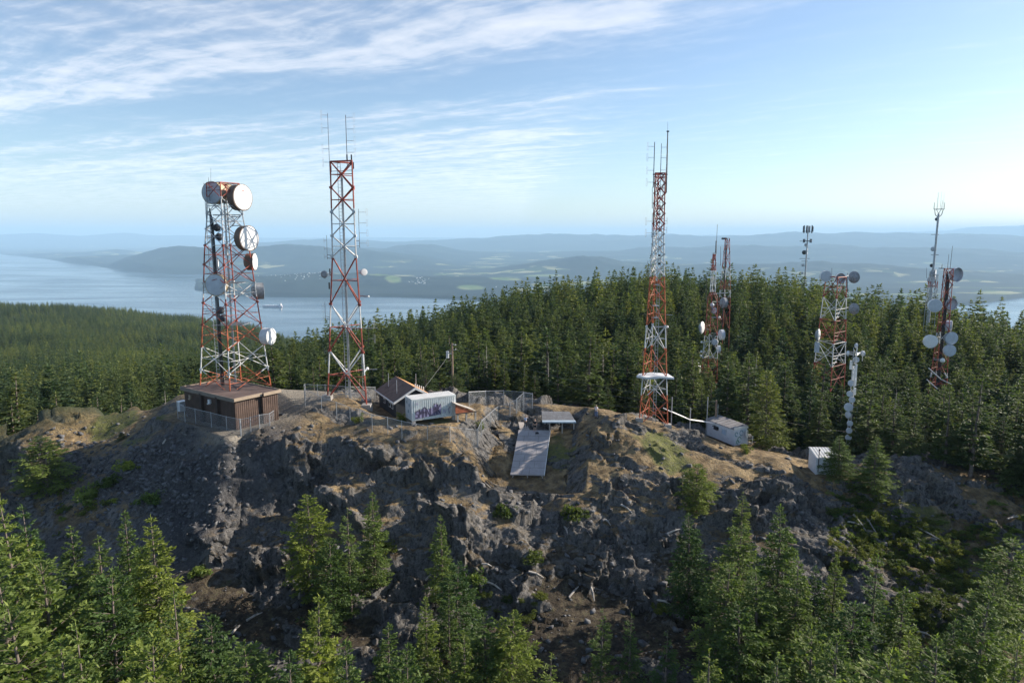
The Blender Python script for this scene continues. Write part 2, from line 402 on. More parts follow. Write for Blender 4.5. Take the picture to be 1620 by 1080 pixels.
def cells(x, y, z, f):
    # random value of the nearest cell and how close its border is
    x, y, z = x*f, y*f, z*f; xi, yi, zi = np.floor(x).astype(int), np.floor(y).astype(int), np.floor(z).astype(int)
    f1 = np.full(x.shape, 9.0); f2 = np.full(x.shape, 9.0); val = np.zeros(x.shape)
    for a in (-1, 0, 1):
        for b in (-1, 0, 1):
            for c in (-1, 0, 1):
                h = _perm[_perm[_perm[(xi+a) & 255]+((yi+b) & 255)]+((zi+c) & 255)]
                h2 = _perm[h+1]; h3 = _perm[h2+3]; h4 = _perm[h3+7]
                d = np.sqrt((xi+a+h/255.0-x)**2+(yi+b+h2/255.0-y)**2+(zi+c+h3/255.0-z)**2)
                n = d < f1; f2 = np.where(n, f1, np.minimum(f2, d)); f1 = np.where(n, d, f1)
                tilt = (h3/255.0-.5)*(x-xi-a-h/255.0) + (h/255.0-.5)*(y-yi-b-h2/255.0) + (h2/255.0-.5)*(z-zi-c-h3/255.0)
                val = np.where(n, h4/255.0+2.4*tilt, val)
    return val, f2-f1
def build_hill():
    rr = np.concatenate([np.arange(12, 58, 0.55), np.arange(58, 66, 0.2), np.arange(66, 90, 0.125), np.arange(90, 112, 0.22)])
    g = 112*np.exp(np.arange(0, math.log(3650/112)+0.02, 0.021)); rr = np.concatenate([rr, g])
    th = np.linspace(R(-50), R(50), 760)
    TH, RR = np.meshgrid(th, rr); X = RR*np.sin(TH); Y = RR*np.cos(TH)
    # jitter distances so that rings do not line up
    Z = base_z(X, Y)
    near = 1-sstep(108, 122, RR)
    pad = np.zeros_like(X)
    for px, py, pr in PADS:
        pad = np.maximum(pad, 1-sstep(pr*0.8, pr*1.5, np.hypot(X-px, Y-py)))
    Z += (1-near)*fbm(X, Y, 0*X, 1/70, 3)*np.clip(RR/60, 0, 14)*sstep(120, 260, RR)
    # medium folds of the rock, then normals, then crags along the normal
    Z += near*(1-pad)*fbm(X, Y, 0*X, 1/9.0, 3, off=3.0)*(0.5+0.8*sstep(-45, -25, X))
    Z = apply_cuts(X, Y, Z)
    def normals(X, Y, Z):
        V = np.stack([X, Y, Z], -1); du = np.gradient(V, axis=1); dv = np.gradient(V, axis=0)
        n = np.cross(du, dv); n /= np.linalg.norm(n, axis=-1, keepdims=True)+1e-9
        n *= np.sign(n[..., 2:3]+1e-9); return n
    n = normals(X, Y, Z)
    steep = sstep(0.93, 0.62, n[..., 2])
    streak = fbm(X*0.5+Y*0.9, (Y*0.5-X*0.9)*0.35, Z, 1/6.0, 4, off=8.0)
    slab = sstep(0.02, 0.16, streak+0.10*sstep(5, 20, X)-0.12*sstep(-30, -40, X)*sstep(85, 95, RR))
    rocky = np.clip(steep + 0.60*slab, 0, 1)*near*(1-pad)
    rocky = rocky*(1-0.65*sstep(-24, -29, X)*sstep(-60, -50, X)*sstep(75, 79, RR))
    # tilted, vertically drawn out fracture planes
    A_ = X*0.93+Y*0.25+Z*0.22; B_ = Y-X*0.2; C_ = Z*0.30
    d1 = fbm(A_, B_, C_, 1/5.5, 3, 0.55, ridged=True, off=1.0)
    d2 = fbm(A_, B_, C_, 1/1.7, 3, 0.6, ridged=True, off=5.0)
    cell = np.abs(((A_*0.35+fbm(X, Y, Z, 1/6.0, 2)*1.6) % 1)-0.5)*2
    disp = rocky*(0.55*d1 + 0.12*d2 + 0.15*(cell-0.5)) + near*(1-pad)*(1-rocky)*0.10*fbm(X, Y, Z, 1/1.3, 3)
    # terraces: broken ledges
    led = ((Z*0.30+fbm(X, Y, Z, 1/7.0, 3, off=12.)*1.5) % 1); disp += steep*near*(1-pad)*0.55*(sstep(0, .8, led)-sstep(.8, 1, led))
    disp += rocky*(0.18*fbm(A_*1.6, B_*1.6, C_, 1/0.9, 2, 0.6, ridged=True, off=2.)+0.16*fbm(X, Y, Z, 1/0.45, 2, 0.6))
    wx, wy = fbm(X, Y, Z, 1/2.0, 3), fbm(X, Y, Z, 1/2.0, 3, off=20.)
    v1, e1 = cells(A_+wx, B_+wy, C_*1.1, 1/2.1); v2, e2 = cells(A_*1.1+wx*.6, B_*1.1+wy*.6, C_*1.5, 1/0.85)
    v0, e0 = cells(A_*.9+wx, B_+wy, C_*.8, 1/4.6)
    disp += rocky*(1.7*(v0-0.5) + 0.62*(v1-0.5)-0.22*(1-sstep(0, .10, e1)) + 0.24*(v2-0.5)-0.08*(1-sstep(0, .12, e2)))
    X2, Y2, Z2 = X+n[..., 0]*disp, Y+n[..., 1]*disp, Z+n[..., 2]*disp
    Z2 = apply_cuts(X2, Y2, Z2)
    V = np.stack([X2, Y2, Z2], -1).reshape(-1, 3)
    o = np_mesh('hillside', V, grid_faces(*X.shape), rock_material(), smooth=False)
    up, vp = 810+1080*X/(Y*CP-Z*SP), 540-1080*(Y*SP+Z*CP)/(Y*CP-Z*SP)
    forest = sstep(106, 116, RR + 3*fbm(X, Y, 0*X, 1/12., 2))
    low = sstep(-30.5, -35, Z + 1.6*fbm(X, Y, 0*X, 1/8., 3))
    # right flank keeps its dry grass lower down
    low = low*(1-0.5*sstep(22, 40, X))
    scree = sstep(-24, -29, X)*sstep(-60, -50, X)*sstep(70, 76, RR)*sstep(98, 92, RR)*sstep(0.1, -0.15, fbm(X, Y, Z, 1/16., 2)-0.12)
    def blob(u, v, d, r_):
        p = P(u, v, d); return 1-sstep(r_*0.4, r_, np.hypot(X-p.x, Y-p.y)+fbm(X, Y, 0*X, 1/3., 3)*2.5)
    green = np.zeros_like(X)
    for a in ((890,688,88,3.5),(1050,712,86,5),(180,675,96,5),(230,690,90,4),(690,660,88,2),(1450,830,80,6),(1390,860,76,4)):
        green = np.maximum(green, blob(*a))
    soil = np.zeros_like(X)
    for a in ((880,690,88,5),(960,700,87,6),(1050,715,86,6),(1200,722,89,7),(1270,760,85,6),(800,690,88,4),(690,690,85,6),(640,680,86,5),(440,700,82,4),(560,640,93,6),(380,690,83,5),
              (1330,800,82,5),(1440,850,79,12),(1560,800,85,8),(900,1000,67,8),(1100,970,69,8),(180,675,96,7), (470,720,81,3), (1000,960,69,6)):
        soil = np.maximum(soil, blob(*a))
    padm = np.zeros_like(X)
    for a in ((400,655,88,9),(460,628,97,8),(470,640,93,5),(373,684,83,4)): padm = np.maximum(padm, blob(*a)*0.9)
    for nme, arr in (('pad', padm), ('forest', forest), ('low', low), ('scree', scree*(1-padm)), ('green', green), ('soil', soil), ('slab', slab*near*(1-pad))): attr(o, nme, arr.ravel())
    tag(o, kind='structure')
    # ground query from a thinned copy
    i, j = slice(None), slice(None, None, 1)
    Vs = np.stack([X2[i, j], Y2[i, j], Z2[i, j]], -1); F = grid_faces(*Vs.shape[:2])
    bvh = BVHTree.FromPolygons([tuple(p) for p in Vs.reshape(-1, 3).tolist()], F.tolist())
    return o, bvh
hill, BVH = build_hill()
def gz(x, y):
    h = BVH.ray_cast(Vector((x, y, 300)), Vector((0, 0, -1)))
    return h[0].z if h[0] is not None else float(base_z(np.array([x]), np.array([y]))[0])

# ------------------------------------------------------------------ sea and far land
SEA = -700.0
def far_material():
    m, t, b, o = newmat('far_land'); L = t.links.new
    geo = N(t, 'ShaderNodeNewGeometry'); pos = geo.outputs['Position']
    c = ramp(t, noise(t, pos, 0.0012, 8, 0.62), [(0.35, (0.005, 0.010, 0.010)), (0.6, (0.016, 0.026, 0.020))])
    f = ramp(t, noise(t, pos, 0.0011, 3, 0.5, 0.3), [(0.58, 0.0), (0.62, 1.0)])
    v = N(t, 'ShaderNodeTexVoronoi'); v.inputs['Scale'].default_value = 0.0035; L(pos, v.inputs['Vector'])
    field = ramp(t, N2(t, v.outputs['Color']), [(0.35, (0.035, 0.06, 0.02)), (0.5, (0.14, 0.17, 0.06)), (0.75, (0.30, 0.29, 0.15))])
    flat = N(t, 'ShaderNodeAttribute', attribute_name='plain').outputs['Fac']
    c = mixc(t, M(t, 'MULTIPLY', f, flat), c, field)
    c = mixc(t, N(t, 'ShaderNodeAttribute', attribute_name='field').outputs['Fac'], c, mixc(t, ramp(t, noise(t, pos, 0.003, 2), [(0.4, 0.0), (0.6, 1.0)]), (0.10, 0.15, 0.05), (0.20, 0.22, 0.10)))
    L(c, b.inputs['Base Color']); b.inputs['Roughness'].default_value = 0.95; b.inputs['Specular IOR Level'].default_value = 0.1
    return m
def N2(t, col):
    s = N(t, 'ShaderNodeSeparateColor'); t.links.new(col, s.inputs[0]); return s.outputs[0]

def build_far():
    th = np.linspace(R(-46), R(46), 620)
    rr = 5200*np.exp(np.linspace(0, math.log(66500/5200), 400))
    TH, RR = np.meshgrid(th, rr); X = RR*np.sin(TH); Y = RR*np.cos(TH)
    D = Y*CP - SEA*SP; U = 810+1080*X/D; V = 540-1080*(Y*SP+SEA*CP)/D
    shore = np.interp(U, [-200,0,60,120,160,240,335,345,400,480,600,700,820,1000,1300,1540,1575,1620,1800],
                      [397,402,408,417,422,433,435,466,467.5,469.5,470,473,478,482,484,482,476,470,462])
    wig = fbm(X, Y, 0*X, 1/2500., 4)*2.2
    s1 = shore-V+wig
    # spit whose tip points left at u 310
    spit = np.minimum(np.minimum(V-(440.5+1.6*np.cos(U/17)), (459+(np.clip(U, 300, 420)-310)*0.09)-V), (U-309+wig*2)*0.5)
    spit = np.where((U < 420), spit, -5)
    s = np.maximum(s1, spit)
    wedge = (V > 435.0) & (V < 441) & (U < 352)
    s = np.where(wedge, np.minimum(s, -0.5), s)
    m = np.clip(s/1.2, -1, 1)
    h = 26*m
    inland = sstep(0.3, 7, s)
    h += inland*22*(fbm(X, Y, 0*X, 1/1500., 4)+0.4)
    def ridge(pts, r0, w, rough=0.25):
        us = [p[0] for p in pts]; vs = [p[1] for p in pts]
        vv = np.interp(U, us, vs); ang = np.arctan((540-vv)/1080)-PITCH
        top = r0*np.tan(ang) - SEA
        n = fbm(X, Y, 0*X, 1/(w*0.8), 5, 0.55)
        rr_ = RR*(1+0.05*fbm(X, Y, 0*X, 1/(r0*0.12), 2))
        prof = np.exp(-((rr_-r0)/w)**2)
        return np.maximum(top, 0)*prof*(1+rough*(n-0.25))
    rs = [ridge([(-200,378),(0,371),(60,369),(130,373),(200,369),(260,372),(330,373),(420,376),(700,376),(1100,372),(1300,372),(1480,366),(1540,361),(1620,358),(1800,356)], 56000, 4500, 0.2),
          ridge([(-200,440),(300,430),(350,392),(420,381),(480,378),(560,380),(640,383),(740,376),(800,371),(870,369),(940,368),(1000,371),(1060,370),(1120,372),(1180,373),(1260,370),(1330,367),(1400,366),(1460,366),(1530,368),(1620,374),(1800,378)], 31000, 3800, 0.42),
          ridge([(-200,405),(300,400),(420,392),(560,394),(610,391),(650,387),(700,391),(760,400),(900,399),(1060,392),(1200,386),(1330,386),(1500,390),(1620,394),(1800,398)], 21500, 2200, 0.5),
          ridge([(-200,402),(0,399),(60,397),(130,396),(185,392),(205,394),(260,402),(320,430)], 28500, 1900, 0.15),
          ridge([(-200,470),(120,440),(150,424),(200,404),(250,393),(300,387),(340,385),(420,386),(500,388),(560,392),(620,398),(700,412),(800,440)], 17000, 1800, 0.42),
          ridge([(700,450),(800,424),(860,412),(910,406),(950,405),(1000,413),(1060,420),(1200,416),(1300,412),(1450,418),(1620,425),(1800,430)], 13500, 1100, 0.5),
          ridge([(300,470),(330,447),(380,436),(440,433),(560,434),(640,438),(760,442),(900,450)], 9700, 700, 0.5)]
    up = np.maximum.reduce(rs)
    sm = np.maximum(up, 0)*sstep(0.1, 1.6, s)
    lake = (np.hypot((U-806)/27, (V-409.3)/1.3) < 1)
    h = np.maximum(h, 0.0*h-30) + sm
    z = SEA + np.where(s > 0, h, np.minimum(h, -6))
    hump = sstep(60, 160, sm)
    o = np_mesh('far_land', np.stack([X, Y, z], -1).reshape(-1, 3), grid_faces(*X.shape), far_material())
    attr(o, 'plain', ((1-hump)*sstep(1.0, 3, s)).ravel())
    fl = np.zeros_like(X); jit = fbm(X, Y, 0*X, 1/350., 3)*0.8
    for cu, cv, su, sv in ((598, 451.5, 22, 2.6), (622, 456.5, 12, 3.0), (560, 448, 14, 2.2), (500, 449, 10, 1.6), (745, 461, 22, 2.2), (800, 452, 24, 1.6), (788, 443, 30, 1.5), (470, 447, 10, 1.3), (1450, 470, 40, 1.5), (1560, 466, 20, 1.3), (860, 440, 30, 1.2)):
        fl = np.maximum(fl, sstep(1.2, 0.8, np.hypot((U-cu)/su, (V-cv)/sv)+jit*0.5))
    attr(o, 'field', fl.ravel())
    st = np.stack([X, Y, z], -1)[::2, ::2]; global FARBVH
    FARBVH = BVHTree.FromPolygons([tuple(q) for q in st.reshape(-1, 3).tolist()], grid_faces(*st.shape[:2]).tolist())
    tag(o, kind='structure'); return o
far = build_far()

def water():
    m, t, b, o = newmat('sea_water'); L = t.links.new
    geo = N(t, 'ShaderNodeNewGeometry'); pos = geo.outputs['Position']
    b.inputs['Base Color'].default_value = (0.012, 0.030, 0.045, 1); b.inputs['IOR'].default_value = 1.33
    mp = N(t, 'ShaderNodeMapping'); L(pos, mp.inputs['Vector']); mp.inputs['Scale'].default_value = (0.25, 1, 1); mp.inputs['Rotation'].default_value = (0, 0, 0.25)
    n = noise(t, mp.outputs[0], 0.0016, 6, 0.6, 1.2)
    L(ramp(t, n, [(0.35, 0.10), (0.65, 0.26)]), b.inputs['Roughness'])
    bp = N(t, 'ShaderNodeBump'); bp.inputs['Strength'].default_value = 0.18; bp.inputs['Distance'].default_value = 1.2
    L(noise(t, pos, 0.05, 4, 0.6), bp.inputs['Height']); L(bp.outputs[0], b.inputs['Normal'])
    a = MB(); a.face([(-64000, -15000, SEA), (64000, -15000, SEA), (64000, 70500, SEA), (-64000, 70500, SEA)])
    w = a.build('sea_water', m); tag(w, kind='structure')
water()

def haze():
    m = bpy.data.materials.new('haze'); m.use_nodes = True; t = m.node_tree; t.nodes.clear()
    o = N(t, 'ShaderNodeOutputMaterial'); v = N(t, 'ShaderNodeVolumePrincipled')
    v.inputs['Color'].default_value = HAZE_COL; v.inputs['Density'].default_value = HAZE_D
    v.inputs['Anisotropy'].default_value = 0.0
    t.links.new(v.outputs[0], o.inputs['Volume'])
    a = MB(); a.box((0, 27500, (SEA-60+650)/2), (130000, 87000, 650-(SEA-60)))
    h = a.build('haze', m); tag(h, kind='stuff'); h.display_type = 'WIRE'
HAZE_D = 4.1e-5; HAZE_COL = (0.50, 0.76, 1.0, 1)
haze()
# ------------------------------------------------------------------ conifers
def foliage_mat(name, dark, light, yellow, sat_var=1.0):
    m = bpy.data.materials.new(name); m.use_nodes = True; t = m.node_tree; t.nodes.clear(); L = t.links.new
    o = N(t, 'ShaderNodeOutputMaterial')
    oi = N(t, 'ShaderNodeObjectInfo'); tc = N(t, 'ShaderNodeTexCoord')
    n = noise(t, tc.outputs['Object'], 0.55, 5, 0.65)
    c = mixc(t, ramp(t, n, [(0.32, 0.0), (0.68, 1.0)]), dark, light)
    tip = N(t, 'ShaderNodeAttribute', attribute_name='tip').outputs['Fac']
    c = mixc(t, M(t, 'MULTIPLY', tip, 0.55), c, yellow)
    r = ramp(t, oi.outputs['Random'], [(0.0, (0.48, 0.62, 0.72)), (0.3, (0.80, 0.86, 0.88)), (0.6, (1.0, 1.0, 1.0)), (0.85, (1.18, 1.10, 0.93)), (1.0, (1.42, 1.24, 0.90))])
    c = mixc(t, 1.0, c, r, 'MULTIPLY')
    wp_ = N(t, 'ShaderNodeNewGeometry').outputs['Position']
    c = mixc(t, 1.0, c, ramp(t, noise(t, wp_, 0.011, 4, 0.6), [(0.35, (0.72, 0.78, 0.80)), (0.52, (1.0, 1.0, 1.0)), (0.64, (1.45, 1.35, 1.0))]), 'MULTIPLY')
    d = N(t, 'ShaderNodeBsdfPrincipled'); L(c, d.inputs['Base Color']); d.inputs['Roughness'].default_value = 0.65; d.inputs['Specular IOR Level'].default_value = 0.25
    tr = N(t, 'ShaderNodeBsdfTranslucent'); L(mixc(t, 1.0, c, (1.5, 1.6, 0.8), 'MULTIPLY'), tr.inputs[0])
    mx = N(t, 'ShaderNodeMixShader'); mx.inputs[0].default_value = 0.34
    L(d.outputs[0], mx.inputs[1]); L(tr.outputs[0], mx.inputs[2]); L(mx.outputs[0], o.inputs[0])
    return m
FOL_NEAR = foliage_mat('fir_needles_near', (0.058, 0.100, 0.028), (0.145, 0.200, 0.050), (0.30, 0.35, 0.085))
FOL = foliage_mat('fir_needles', (0.054, 0.082, 0.034), (0.108, 0.142, 0.052), (0.18, 0.21, 0.07))
SHRUB = foliage_mat('shrub_leaves', (0.07, 0.095, 0.024), (0.13, 0.16, 0.04), (0.20, 0.21, 0.05))
BARK = mat('bark', (0.16, 0.13, 0.11), 0.95, scale=3.0, var=0.3)
DEADWOOD = mat('dead_wood', (0.42, 0.39, 0.35), 0.9, scale=2.0, var=0.25)

def fir_proto(seed, H=14.0, spread=2.6, whorls=30, per=6, twigs=12, tuft=(0.34, 0.13), power=0.8, low=0.06, gap=0.12, tufts=3, droop=0.25, bend=0.0, irregular=0.35, lr=(0.62, 0.5)):
    """returns (crown verts, faces, tip values), (trunk MB)"""
    rs = np.random.RandomState(seed); Q = []; T = []
    tr = MB(); seg = 8
    lean = rs.normal(size=2)*0.015*H
    def axis(z): f = z/H; return np.array([lean[0]*f*f*(1+bend*math.sin(f*6)), lean[1]*f*f, z])
    rb = 0.018*H*0.5+0.06
    for k in range(seg):
        a, b = k/seg, (k+1)/seg
        tr.tube(axis(a*H), axis(b*H), rb*(1-a)**0.8+0.012, rb*(1-b)**0.8+0.010, 7, caps=False)
    az0 = rs.rand()*6.28
    lobes = rs.rand(4)*6.28; la = rs.rand(4)*irregular
    for w in range(whorls):
        t = low + (1-low)*((w+0.5+rs.rand()*0.5)/whorls)**1.02
        if t > 0.995: t = 0.995
        n = per if t < 0.85 else max(3, per-2)
        for b in range(n):
            if rs.rand() < gap: continue
            az = az0 + 6.283*b/n + w*2.4 + rs.normal()*0.3
            prof = (1-t)**power*(1-0.35*math.exp(-((t-low)/0.10)**2))
            f = 1 + sum(la[i]*math.cos(az-lobes[i]+i*1.7*t*3)*0.5 for i in range(4))
            Lb = spread*prof*f*(lr[0]+lr[1]*rs.rand()) + 0.12
            el0 = 0.5*t**2 + 0.06 - droop*(1-t)*0.6 + rs.normal()*0.10
            d = np.array([math.cos(az)*math.cos(el0), math.sin(az)*math.cos(el0), math.sin(el0)])
            side = np.array([-math.sin(az), math.cos(az), 0.0])
            o = axis(t*H)
            def pt(s): return o + d*Lb*s + np.array([0, 0, 1])*Lb*(-droop*s*s*(1-t)*0.9 + 0.12*s**3)
            tr.tube(o, pt(0.5), 0.010+0.012*Lb, 0.006+0.006*Lb, 3, caps=False); tr.tube(pt(0.5), pt(0.92), 0.006+0.006*Lb, 0.004, 3, caps=False)
            nt_ = max(3, int(twigs*min(1.0, 0.35+Lb/spread)))
            for k in range(nt_):
                s = 0.18+0.82*(k+rs.rand())/nt_
                base = pt(s); sg = 1 if (k % 2) else -1
                tl = (0.42*Lb*(1.12-s)+0.16)*(0.7+0.6*rs.rand())
                td = d*0.62 + side*sg*(0.75*(1.1-s*0.5)) + np.array([0, 0, rs.normal()*0.16-0.06])
                td /= np.linalg.norm(td)
                for j in range(tufts):
                    q = (j+0.6*rs.rand()+0.3)/tufts
                    c = base + td*tl*q
                    c[2] -= 0.16*tl*q*q
                    sz = min(1.0, 0.45+Lb*0.45); ln = tuft[0]*(0.7+0.6*rs.rand())*sz; wd = tuft[1]*(0.75+0.6*rs.rand())*sz
                    ax = td*0.8 + rs.normal(size=3)*0.32; ax /= np.linalg.norm(ax)
                    up = np.array([0, 0, 1.0]) + rs.normal(size=3)*0.55
                    sx = np.cross(ax, up); sx /= np.linalg.norm(sx)+1e-9
                    Q.append((c-ax*ln*0.4, c+sx*wd, c+ax*ln*0.75, c-sx*wd)); T.append(min(1, max(0, (q*0.5+s*0.6-0.35)*1.1)))
    for k in range(6):   # leader
        c = axis(H*(0.955+0.012*k)); ax = np.array([rs.normal()*0.5, rs.normal()*0.5, 0.9]); ax /= np.linalg.norm(ax)
        sx = np.cross(ax, rs.normal(size=3)); sx /= np.linalg.norm(sx)
        Q.append((c-ax*0.1, c+sx*tuft[1]*0.5, c+ax*tuft[0], c-sx*tuft[1]*0.5)); T.append(0.8)
    Q = np.array(Q); nq = len(Q)
    return Q.reshape(-1, 3), np.arange(nq*4).reshape(-1, 4), np.repeat(np.array(T), 4), tr

class TreeKind:
    def __init__(s, H, fol, **kw):
        v, f, tp, tr = fir_proto(H=H, **kw); s.H = H
        me = bpy.data.meshes.new('crown')
        me.vertices.add(len(v)); me.vertices.foreach_set('co', v.astype(np.float32).ravel())
        me.loops.add(f.size); me.loops.foreach_set('vertex_index', f.astype(np.int32).ravel())
        me.polygons.add(len(f)); me.polygons.foreach_set('loop_start', np.arange(0, f.size, 4, dtype=np.int32))
        me.update(calc_edges=True); me.materials.append(fol)
        a = me.attributes.new('tip', 'FLOAT', 'POINT'); a.data.foreach_set('value', tp.astype(np.float32))
        s.crown = me
        me2 = bpy.data.meshes.new('trunk'); me2.from_pydata(tr.v, [], tr.f); me2.materials.append(BARK); me2.polygons.foreach_set('use_smooth', [True]*len(me2.polygons)); me2.update()
        s.trunk = me2
    def place(s, x, y, h, wide=1.0, rz=None, label=None, group=None, sink=0.25, name='fir_tree', rnd=random, cat='tree'):
        z = gz(x, y)-sink
        e = empty(name, (x, y, z), label, cat, group, rz if rz is not None else rnd.random()*6.28)
        k = h/s.H; e.scale = (k*wide, k*wide, k)
        for nm, me in (('trunk', s.trunk), ('crown', s.crown)):
            c = bpy.data.objects.new(nm, me); COL.objects.link(c); c.parent = e
        return e
NEARK = [TreeKind(14, FOL_NEAR, seed=1, spread=3.3, whorls=30, per=6, twigs=17, power=0.85, tuft=(0.26, 0.075), tufts=4, droop=0.32),
         TreeKind(14, FOL_NEAR, seed=2, spread=2.9, whorls=32, per=6, twigs=16, power=0.8, gap=0.2, tuft=(0.26, 0.075), tufts=4, irregular=0.5),
         TreeKind(12, FOL_NEAR, seed=3, spread=3.5, whorls=26, per=6, twigs=17, power=0.62, droop=0.35, irregular=0.7, tuft=(0.26, 0.075), tufts=4, gap=0.18),
         TreeKind(14, FOL_NEAR, seed=4, spread=2.3, whorls=28, per=5, twigs=12, power=0.75, gap=0.38, irregular=0.8, tuft=(0.26, 0.075), tufts=4)]
import copy
RIMK = []
for k_ in NEARK:
    q_ = copy.copy(k_); q_.crown = k_.crown.copy(); q_.crown.materials.clear(); q_.crown.materials.append(FOL); RIMK.append(q_)
MIDK = [TreeKind(14, FOL, seed=11, spread=2.9, whorls=28, per=5, twigs=10, tuft=(0.42, 0.135), tufts=4, lr=(0.72, 0.36), power=1.0, low=0.06),
        TreeKind(14, FOL, seed=12, spread=2.5, whorls=30, per=5, twigs=10, tuft=(0.42, 0.135), tufts=4, lr=(0.72, 0.36), power=0.95, low=0.08, gap=0.2),
        TreeKind(14, FOL, seed=13, spread=3.1, whorls=22, per=5, twigs=11, tuft=(0.42, 0.135), tufts=4, lr=(0.72, 0.36), power=0.8, low=0.08, irregular=0.6),
        TreeKind(14, FOL, seed=14, spread=2.0, whorls=22, per=5, twigs=9, tuft=(0.42, 0.135), tufts=4, lr=(0.72, 0.36), power=0.9, low=0.12, gap=0.35, irregular=0.6)]
FARK = [TreeKind(14, FOL, seed=21, spread=2.9, whorls=22, per=5, twigs=5, tuft=(0.60, 0.22), tufts=2, lr=(0.78, 0.28), power=1.0),
        TreeKind(14, FOL, seed=22, spread=2.6, whorls=22, per=5, twigs=5, tuft=(0.60, 0.21), tufts=2, lr=(0.78, 0.28), power=0.9, irregular=0.6)]

rng = random.Random(42)
TREES = []     # (object, u_top, v_top) of forest individuals, for the labels
